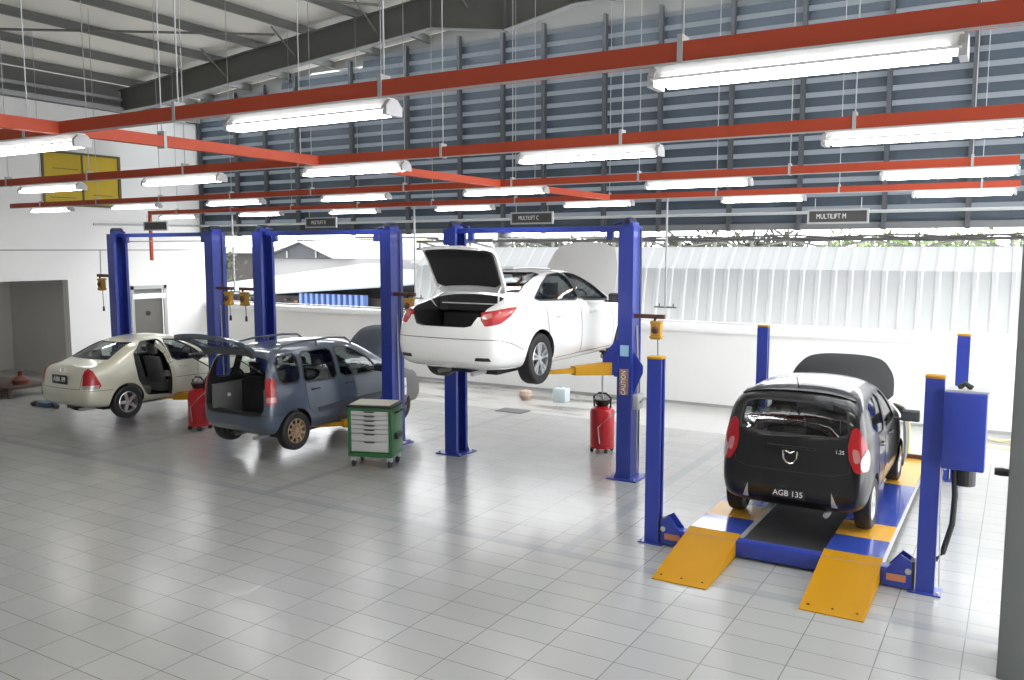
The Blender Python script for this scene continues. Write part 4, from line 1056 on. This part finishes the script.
for s in (-1, 1): MB().tube([(s*.56, .80, .98), (s*.575, .62, 1.0), (s*.57, .50, 1.10), (s*.54, .56, 1.22), (s*.5, .70, 1.30)], .014, P_white, 8).build('lid_hinge', bl, smooth=True)
MB().box(-.55, .55, .69, .74, 1.045, 1.06, P_white).build('boot_sill_bar', car)
MB().prism([(.76, .6), (.8, 1.06), (.82, 1.06), (.78, .6)], -.56, .56, 'x', M_intd).build('boot_liner', car)
MB().box(-.18, .30, .95, 1.10, 1.10, 1.15, M_blackp).build('parcel_shelf_lamp', car)
# bonnet raised
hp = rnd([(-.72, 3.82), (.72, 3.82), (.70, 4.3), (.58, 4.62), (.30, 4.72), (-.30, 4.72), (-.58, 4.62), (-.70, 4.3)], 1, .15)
bn = grp_rot(patch(surf, 'T', hp, off=.006, th=.03, st=.09, m=mat('bonnet_shaded_grey', (.50, .50, .49), .45), m2=M_rubgrey, name='bonnet'), (0, 3.80, 1.0), 'X', 1.40); link('bonnet', bn, car)  # white bonnet, its backlit shade put into the grey colour
MB().box(-.5, .5, 4.0, 4.45, .5, .78, M_blackp).build('engine', car, bevel=.03)
undercarriage(car, 4.82)
white_car = car

# ================================================================== black hatchback
P_black = mat('paint_black', (.008, .008, .009), .3, coat=.55, spec=.3)
rows = [(0.0, .36, .66, .60, .62, .88, .50, 1.10, 1.12),
        (.08, .28, .76, .60, .73, .97, .62, 1.37, 1.38),
        (.22, .22, .79, .60, .775, .98, .64, 1.50, 1.52),
        (.60, .20, .80, .60, .785, .96, .635, 1.535, 1.565),
        (1.10, .19, .80, .60, .785, .94, .63, 1.53, 1.57),
        (1.70, .19, .80, .60, .785, .93, .62, 1.505, 1.555),
        (2.10, .19, .80, .60, .785, .92, .58, 1.42, 1.48),
        (2.55, .19, .80, .59, .78, .91, .62, 1.18, 1.23),
        (2.90, .20, .795, .58, .77, .90, .64, 1.00, 1.03),
        (3.20, .21, .77, .56, .72, .85, .58, .92, .95),
        (3.45, .24, .70, .52, .64, .74, .50, .80, .83),
        (3.57, .32, .56, .48, .52, .62, .42, .66, .68)]
rear = [.04, .0, .0, -.0, .06, .05, .10, .10]
sg_b = [rnd([(.42, 1.02), (.36, 1.36), (.62, 1.40), (.72, 1.40), (.80, .99)], 1, .14), rnd([(.86, .98), (.80, 1.40), (1.42, 1.42), (1.44, .97)], 1, .1), rnd([(1.50, .97), (1.48, 1.41), (1.78, 1.38), (2.12, 1.16), (2.30, .96)], 1, .12)]
sg_b = [rnd([(.86, .99), (.50, 1.12), (.46, 1.34), (.60, 1.39), (1.28, 1.42), (1.30, .98)], 1, .12), rnd([(1.37, .97), (1.35, 1.41), (1.70, 1.39), (2.10, 1.18), (2.34, .96)], 1, .12)]
bk = rnd([(-.59, 1.06), (-.53, 1.41), (.53, 1.41), (.59, 1.06)], 2, .13)
wd = [(-.58, .99), (-.48, 1.38), (.48, 1.38), (.58, .99)]
S = dict(scale=(1.035, 1.02, 1.045), name='black_hatchback', loc=(-2.11, 9.62, .228), label='black hatchback with its bonnet open, parked on the four-post lift', paint=P_black, rows=rows, rear=rear, front=[0]*8,
    cab=(.16, 2.72), axles=(.63, 3.0), r=.285, tw=.175, track=.70, style='cover', rim=mat('rim_silver', (.66, .66, .66), .3, .7), glass=M_glass, side_glass=sg_b, wind=wd, back=bk, arch=.045,
    cuts=[('x', g, -2, 2, M_blackp) for g in sg_b]+[('y', wd, 1.9, 3.3, M_blackp), ('y', bk, -.3, .7, M_blackp), ('x', [(2.95, .4), (2.95, 1.2), (3.4, 1.1), (3.4, .45)], -.56, .56, M_blackp)],
    seams=[('R', [(2.42, .35), (2.38, .95)]), ('R', [(1.33, .30), (1.33, .96)]), ('R', [(.98, .42), (.86, .6), (.84, .98)]), ('R', [(1.05, .28), (2.4, .28)]), ('B', [(-.62, .98), (-.60, .72), (-.45, .68), (.45, .68), (.60, .72), (.62, .98)]), ('B', [(-.50, .50), (-.42, .38), (.42, .38), (.50, .50)])])
car, surf, body = make_car(S)
for s, ax in ((1, 'R'), (-1, 'L')):
    tl = link('tail_light', patch(surf, 'C'+ax, rnd([(.50, .72), (.46, .86), (.455, 1.0), (.50, 1.16), (.55, 1.20), (.62, 1.08), (.70, .88), (.66, .74)], 1, .15), off=.008, th=.04, st=.04, m=M_lampred, name='tail_light', drop=True), car)
    link('reverse_lens', patch(surf, 'C'+ax, rnd([(.56, .74), (.555, .86), (.66, .98), (.71, .86), (.66, .74)], 1, .2), off=.013, th=.02, st=.04, m=mat('lens_smoky', (.42, .36, .35), .15, coat=1.), name='reverse_lens', drop=True), tl)
    link('signal_lens', patch(surf, 'C'+ax, rnd([(.50, .82), (.49, .98), (.55, .96), (.56, .84)], 1, .2), off=.013, th=.02, st=.04, m=mat('lamp_pink', (.50, .20, .19), .15, coat=1.), name='signal_lens', drop=True), tl)
    link('fog_reflector', patch(surf, 'B', [(s*a, b) for a, b in ((.44, .34), (.50, .34), (.44, .50))], off=.008, th=.02, st=.04, m=M_lgrey, name='fog_reflector'), car)
    link('headlight', patch(surf, 'F', [(s*.40, .62), (s*.52, .76), (s*.66, .76), (s*.64, .60)], off=.006, th=.03, st=.06, m=M_lampclear, name='headlight'), car)
    mirror(car, s, .80, 2.12, 1.02, M_blackp, 1.1)
    for y in (1.0, 1.75): handle(surf, car, s, y, .88, P_black)
interior(car, .33, 2.2, 1.0, 1.35, .62, .32, M_intd, .6, .62)
# emblem: open shield with a bar, lettering, sky reflection painted pale on the black roof
mb = MB(); y0 = surf.cast(Vector((-.02, -2, .84)), Vector((0, 1, 0)))[0].y
mb.tube([(-.075, y0-.012, .90), (-.07, y0-.012, .82), (-.04, y0-.012, .775), (0, y0-.012, .76), (.04, y0-.012, .775), (.07, y0-.012, .82), (.075, y0-.012, .90)], .010, M_chrome); mb.tube([(-.05, y0-.012, .90), (0, y0-.012, .875), (.05, y0-.012, .90)], .008, M_chrome)
mb.build('emblem', car, smooth=True)
y1 = surf.cast(Vector((.48, -2, .93)), Vector((0, 1, 0)))[0].y
text_obj('model_lettering', '1.25', .055, M_platew, car, T(.50, y1-.006, .93) @ RX90)
MB().box(-.26, .26, y0-.02, y0+.03, .925, .95, P_black).build('boot_grip', car, bevel=.008)
y2 = surf.cast(Vector((0, -2, .44)), Vector((0, 1, 0)))[0].y
plate(car, y2-.01, .44, 'AGB 135', w=.36, h=.10, size=.085)
M_bar = mat('bumper_plastic', (.02, .02, .02), .5)
rl_ = patch(surf, 'T', rnd([(-.50, .42), (.50, .42), (.52, 1.2), (.50, 1.78), (-.50, 1.78), (-.52, 1.2)], 1, .12), off=.006, th=.012, st=.12, m=mat('roof_sky_sheen', (.62, .63, .64), .22, .3, coat=.6), name='roof_sky_sheen'); link('roof_sky_sheen', rl_, car)
MB().tube([(0, .35, 1.53), (0, .22, 1.66)], .006, M_blackp, 6).build('antenna', car)
sp = patch(surf, 'T', rnd([(-.60, .29), (.60, .29), (.58, .46), (-.58, .46)], 1, .12), off=.02, th=.03, st=.08, m=P_black, name='roof_spoiler'); link('roof_spoiler', sp, car)
MB().tube([(-.35, y0+.0, 1.03), (0, y0-.03, 1.06), (.22, y0-.01, 1.08)], .009, M_blackp, 6).build('rear_wiper', car)
hp = rnd([(-.68, 2.80), (.68, 2.80), (.66, 3.2), (.50, 3.44), (.25, 3.50), (-.25, 3.50), (-.50, 3.44), (-.66, 3.2)], 2, .2)
bn = patch(surf, 'T', hp, off=.006, th=.03, st=.07, m=mat('bonnet_black', (.008, .008, .009), .55), m2=M_rubgrey, name='bonnet'); bn.transform(Matrix.Scale(1, 4)); grp_rot(bn, (0, 2.80, 1.04), 'X', 1.22); link('bonnet', bn, car)
MB().box(-.45, .45, 3.0, 3.35, .5, .78, M_blackp).build('engine', car, bevel=.03)
undercarriage(car, 3.57, .5)
black_surf = surf
# fender cover hanging over the front right wing
fc = thing('fender_cover', (-2.11, 9.62, .228), 'grey and yellow protective cloth hung over the front right wing of the black hatchback', 'cover'); fc.scale = (1.035, 1.02, 1.045)
link('cloth', patch(surf, 'R', rnd([(2.42, .34), (2.36, .96), (3.30, .88), (3.34, .34)], 1, .1), off=.11, th=.02, st=.08, m=M_rubgrey, name='cloth'), fc)
link('yellow_pocket', patch(surf, 'R', rnd([(2.80, .42), (2.80, .84), (3.24, .80), (3.24, .42)], 1, .1), off=.12, th=.012, st=.08, m=mat('cloth_yellow', (.75, .62, .05), .7), name='yellow_pocket'), fc)
M_glass2 = None

# ================================================================== blue-grey MPV
P_blue = mat('paint_bluegrey', (.062, .083, .12), .32, .2, coat=.9, nscale=.4)
rows = [(0.0, .40, .72, .62, .70, .90, .54, 1.10, 1.12),
        (.08, .30, .82, .62, .80, .97, .65, 1.40, 1.42),
        (.24, .25, .855, .63, .835, 1.0, .66, 1.55, 1.57),
        (.70, .23, .87, .63, .85, .99, .665, 1.59, 1.62),
        (1.30, .22, .87, .63, .855, .98, .665, 1.61, 1.64),
        (1.95, .22, .87, .63, .85, .97, .66, 1.59, 1.63),
        (2.40, .22, .87, .63, .85, .96, .62, 1.50, 1.56),
        (2.85, .22, .87, .62, .845, .95, .65, 1.25, 1.31),
        (3.25, .23, .865, .61, .835, .94, .68, 1.04, 1.08),
        (3.60, .24, .84, .58, .79, .88, .63, .94, .98),
        (3.90, .27, .76, .54, .71, .76, .54, .82, .85),
        (4.03, .34, .62, .50, .58, .64, .45, .68, .70)]
rear = [.04, .0, .0, 0, .05, .03, .10, .10]
sg_m = [rnd([(.30, 1.06), (.26, 1.36), (.36, 1.46), (.74, 1.49), (.70, 1.04)], 1, .15), rnd([(.78, 1.03), (.82, 1.49), (1.52, 1.50), (1.55, 1.01)], 1, .1), rnd([(1.63, 1.01), (1.60, 1.50), (1.98, 1.48), (2.42, 1.26), (2.66, 1.0)], 1, .12)]
tg = rnd([(-.62, .58), (-.70, .70), (-.69, 1.08), (-.60, 1.49), (.60, 1.49), (.69, 1.08), (.70, .70), (.62, .58)], 1, .10)
wd = [(-.62, 1.02), (-.52, 1.44), (.52, 1.44), (.62, 1.02)]
S = dict(scale=(.95, 1.02, 1.045), name='blue_grey_hatchback', loc=(-10.72, 9.30, .175), label='blue-grey tall hatchback with roof rails, its tailgate and bonnet open', paint=P_blue, rows=rows, rear=rear, front=[0]*8,
    cab=(.10, 3.05), axles=(.58, 3.22), r=.30, tw=.19, track=.77, style='mesh', rim=mat('rim_bronze', (.42, .29, .19), .4, .5), glass=M_glassd, side_glass=sg_m, wind=wd, back=None, arch=.055, cabmat=M_intd,
    cuts=[('x', g, -2, 2, M_blackp) for g in sg_m]+[('y', wd, 2.1, 3.6, M_blackp), ('y', tg, -.4, .22, M_blackp), ('x', [(.10, .52), (.10, .8), (.6, .8), (1.0, .3), (.5, .3)], -.55, .55, M_intd), ('x', [(3.3, .4), (3.3, 1.3), (3.86, 1.2), (3.86, .45)], -.6, .6, M_blackp)],
    seams=[('R', [(2.75, .35), (2.72, .98)]), ('R', [(1.60, .30), (1.58, 1.0)]), ('R', [(1.10, .42), (.86, .62), (.80, 1.03)]), ('R', [(1.1, .3), (2.75, .3)]), ('B', [(-.8, .60), (.8, .60)]), ('R', [(.06, .60), (.34, .60)])])
car, surf, body = make_car(S)
for s, ax in ((1, 'R'), (-1, 'L')):
    tl = link('tail_light', patch(surf, 'C'+ax, rnd([(.57, .76), (.55, 1.06), (.56, 1.16), (.70, 1.16), (.72, .78)], 1, .12), off=.012, th=.03, st=.04, m=M_lampred, name='tail_light', drop=True), car)
    link('lamp_band', patch(surf, 'C'+ax, [(.575, .80), (.57, .88), (.71, .88), (.715, .80)], off=.016, th=.02, st=.04, m=mat('lamp_pink', (.50, .20, .19), .15, coat=1.), name='lamp_band', drop=True), tl)
    #, (.66, 1.08), (.74, 1.14), (.84, 1.0), (.85, .76))], off=.012, th=.03, st=.04, m=M_lampred, name='tail_light_rear'), tl)
    link('side_moulding', patch(surf, ax, [(1.08, .52), (1.06, .60), (2.70, .64), (2.72, .56)], off=.012, th=.02, st=.12, m=mat('moulding_dark', (.045, .05, .06), .5), name='side_moulding'), car)
    link('headlight', patch(surf, 'F', [(s*.46, .62), (s*.56, .78), (s*.72, .76), (s*.68, .60)], off=.006, th=.03, st=.06, m=M_lampclear, name='headlight'), car)
    mirror(car, s, .87, 2.45, 1.08, M_blackp)
    for y in (1.02, 1.82): handle(surf, car, s, y, .90, M_blackp)
    x = .59
    r = MB(); r.tube([(s*x, .42, 1.50), (s*x, .55, 1.60), (s*x, .95, 1.64), (s*x, 1.6, 1.65), (s*x, 2.0, 1.62), (s*x, 2.16, 1.51)], .017, mat('rail_grey', (.09, .10, .12), .4, .3), 8); r.tube([(s*x, 1.3, 1.52), (s*x, 1.3, 1.65)], .016, M_rubgrey, 6)
    r.build('roof_rail', car, smooth=True)
interior(car, .36, 2.55, 1.02, 1.62, .86, .36, M_intd, .66, .66)
for s_ in (-.66, .60): MB().box(s_, s_+.06, .12, .8, .42, .98, M_intg).build('boot_trim', car, bevel=.01)
MB().box(-.6, .6, .70, .74, .40, .98, M_intd).build('seat_back_panel', car)
MB().lathe([(0, -.02), (.03, -.02), (.03, .02), (0, .02)], 12, 'x', M_platew, T(-.60, .42, .78)).build('boot_lamp', car)
MB().box(-.58, .58, .06, .20, .585, .605, M_blackp).build('sill_guard', car)
# tailgate swung up past horizontal
tgp = rnd([(-.62, .84), (-.70, .92), (-.69, 1.10), (-.60, 1.50), (.60, 1.50), (.69, 1.10), (.70, .92), (.62, .84)], 1, .10)
tgw = rnd([(-.56, 1.04), (-.47, 1.38), (.47, 1.38), (.56, 1.04)], 2, .15)
pv = (0, .16, 1.60); an = -1.70
gt = link('tailgate', grp_rot(patch(surf, 'B', tgp, [tgw], off=.005, th=.05, st=.07, m=P_blue, m2=mat('tailgate_liner', (.10, .10, .105), .7), name='tailgate'), pv, 'X', an), car)
link('tailgate_window', grp_rot(patch(surf, 'B', tgw, off=-.01, th=.006, st=.1, m=M_glassd, name='tailgate_window'), pv, 'X', an), gt)
lp = MB().prism([(-.34, .88), (-.34, 1.0), (.34, 1.0), (.34, .88)], .05, .075, 'y', M_intg).mesh('inner_panel'); link('inner_panel', grp_rot(lp, pv, 'X', an), gt)
for s in (-1, 1): MB().tube([(s*.60, .14, 1.22), (s*.60, -.35, 1.50)], .011, M_blackp, 8).build('gas_strut', gt)
hp = rnd([(-.70, 3.28), (.70, 3.28), (.68, 3.6), (.56, 3.86), (.28, 3.96), (-.28, 3.96), (-.56, 3.86), (-.68, 3.6)], 2, .2)
link('bonnet', grp_rot(patch(surf, 'T', hp, off=.006, th=.03, st=.08, m=P_blue, m2=M_rubgrey, name='bonnet'), (0, 3.22, 1.08), 'X', 1.22), car)
MB().box(-.5, .5, 3.4, 3.8, .5, .8, M_blackp).build('engine', car, bevel=.03)
undercarriage(car, 4.03, .5)
fc = thing('fender_cover', (-10.72, 9.30, .175), 'grey cloth with a white patch hung over the front wing of the blue-grey hatchback', 'cover'); fc.scale = (.95, 1.02, 1.045)
link('cloth', patch(surf, 'R', rnd([(3.00, .34), (2.96, .98), (3.80, .84), (3.92, .34)], 1, .1), off=.035, th=.02, st=.08, m=M_rubgrey, name='cloth'), fc)
pp = link('white_patch', patch(surf, 'R', [(3.08, .48), (3.08, .78), (3.36, .78), (3.36, .48)], off=.042, th=.01, st=.08, m=M_platew, name='white_patch'), fc)
co_, n_ = surf.cast(Vector((3, 3.2, .63)), Vector((-1, 0, 0)))
text_obj('patch_lettering', 'SERVICE', .06, mat('ink_blue', (.05, .08, .25), .6), pp, T(co_.x+.055, 3.22, .63) @ Matrix.Rotation(PI/2, 4, 'Z') @ RX90)

# ================================================================== beige sedan
P_beige = mat('paint_beige', (.64, .62, .50), .33, .25, coat=.9, nscale=.4)
rows = [(0.0, .36, .70, .60, .66, .84, .50, .92, .94),
        (.08, .27, .80, .60, .77, .88, .58, .97, 1.0),
        (.35, .22, .835, .61, .80, .90, .62, 1.0, 1.04),
        (.58, .21, .84, .61, .81, .91, .64, 1.08, 1.12),
        (.95, .20, .84, .61, .815, .91, .60, 1.29, 1.33),
        (1.35, .20, .84, .61, .815, .91, .575, 1.39, 1.43),
        (1.85, .20, .84, .61, .815, .90, .575, 1.40, 1.44),
        (2.22, .20, .84, .61, .815, .89, .58, 1.34, 1.39),
        (2.66, .20, .84, .60, .81, .88, .62, 1.10, 1.15),
        (3.05, .21, .835, .59, .80, .87, .64, .95, .98),
        (3.70, .22, .82, .57, .76, .82, .58, .87, .90),
        (4.08, .25, .74, .52, .68, .70, .50, .75, .78),
        (4.23, .32, .60, .48, .56, .60, .42, .63, .65)]
rear = [.03, 0, 0, 0, .05, .07, .10, .10]
sg_a = [rnd([(.93, .98), (1.04, 1.17), (1.28, 1.31), (1.64, 1.34), (1.74, .94)], 1, .14), rnd([(1.81, .94), (1.73, 1.34), (2.02, 1.31), (2.36, 1.12), (2.58, .93)], 1, .12)]
door_o = rnd([(.99, .96), (1.02, .68), (1.20, .36), (1.76, .32), (1.77, .94), (1.68, 1.35), (1.28, 1.33), (1.02, 1.15)], 1, .1)
bk = [(-.58, 1.07), (-.46, 1.32), (.46, 1.32), (.58, 1.07)]
wd = [(-.58, .95), (-.48, 1.30), (.48, 1.30), (.58, .95)]
S = dict(scale=(.95, 1.02, 1.045), name='beige_sedan', loc=(-15.02, 9.10, .255), label='beige sedan with its rear right door open, nearest the left wall', paint=P_beige, rows=rows, rear=rear, front=[0]*8,
    cab=(.70, 2.9), axles=(.80, 3.26), r=.295, tw=.185, track=.745, style='five', rim=M_alloy, glass=M_glassd, backglass=M_glassd, side_glass=sg_a, skip_glass=[sg_a[0]], wind=wd, back=bk, arch=.05, cabmat=M_intd,
    cuts=[('x', sg_a[1], -2, 2, M_blackp), ('x', sg_a[0], -2, 0, M_blackp), ('x', door_o, .3, 2, M_blackp), ('y', wd, 2.2, 3.4, M_blackp), ('y', bk, .25, 1.25, M_blackp)],
    seams=[('R', [(2.72, .35), (2.66, .90)]), ('R', [(1.80, .30), (1.80, .93)]), ('R', [(1.80, .30), (2.72, .30)]), ('B', [(-.62, .97), (-.58, .60), (.58, .60), (.62, .97)]), ('R', [(.03, .58), (.5, .56)]), ('R', [(1.84, .62), (2.70, .60)])])
car, surf, body = make_car(S)
for s, ax in ((1, 'R'), (-1, 'L')):
    tl = link('tail_light', patch(surf, 'C'+ax, rnd([(.47, .62), (.49, .90), (.55, .95), (.66, .90), (.78, .66), (.74, .60)], 1, .15), off=.008, th=.03, st=.04, m=M_lampred, name='tail_light', drop=True), car)
    link('reverse_lens', patch(surf, 'C'+ax, [(.48, .61), (.485, .67), (.75, .67), (.73, .61)], off=.012, th=.02, st=.04, m=mat('lens_smoky', (.42, .36, .35), .15, coat=1.), name='reverse_lens', drop=True), tl)
    link('headlight', patch(surf, 'F', [(s*.44, .56), (s*.54, .70), (s*.70, .68), (s*.68, .54)], off=.006, th=.03, st=.06, m=M_lampclear, name='headlight'), car)
    mirror(car, s, .82, 2.42, 1.0, P_beige)
    handle(surf, car, s, 2.02, .82, P_beige)
link('boot_badge', patch(surf, 'B', [(-.05, .89), (.05, .89), (.05, .92), (-.05, .92)], off=.01, th=.02, st=.05, m=M_chrome, name='boot_badge'), car)
y2 = surf.cast(Vector((0, -2, .73)), Vector((0, 1, 0)))[0].y
plate(car, y2-.01, .75, 'ABK 89', x=.0, w=.48, h=.16, size=.12)
interior(car, .34, 2.50, .97, 1.75, 1.0, .33, M_intg, .64, .56)
# rear right door swung open on its front edge
dm = patch(surf, 'R', door_o, [sg_a[0]], off=.003, th=.07, st=.07, m=P_beige, m2=M_intd, name='open_door')
pv = (.84, 1.78, .8); an = 1.02
def sw(me):
    me.transform(T(*pv) @ Matrix.Rotation(an, 4, 'Z') @ T(-pv[0], -pv[1], -pv[2])); return me
dr = link('open_door', sw(dm), car)
link('door_window', sw(patch(surf, 'R', sg_a[0], off=-.03, th=.005, st=.1, m=M_glass, name='door_window')), dr)
link('door_card', sw(patch(surf, 'R', rnd([(1.14, .72), (1.24, .48), (1.68, .44), (1.68, .72)], 1, .15), off=-.068, th=.03, st=.08, m=M_intd, name='door_card')), dr)
link('door_armrest', sw(MB().box(.66, .74, 1.2, 1.62, .72, .78, M_intg).mesh('door_armrest')), dr)
undercarriage(car, 4.23, .5)
beige_car = car
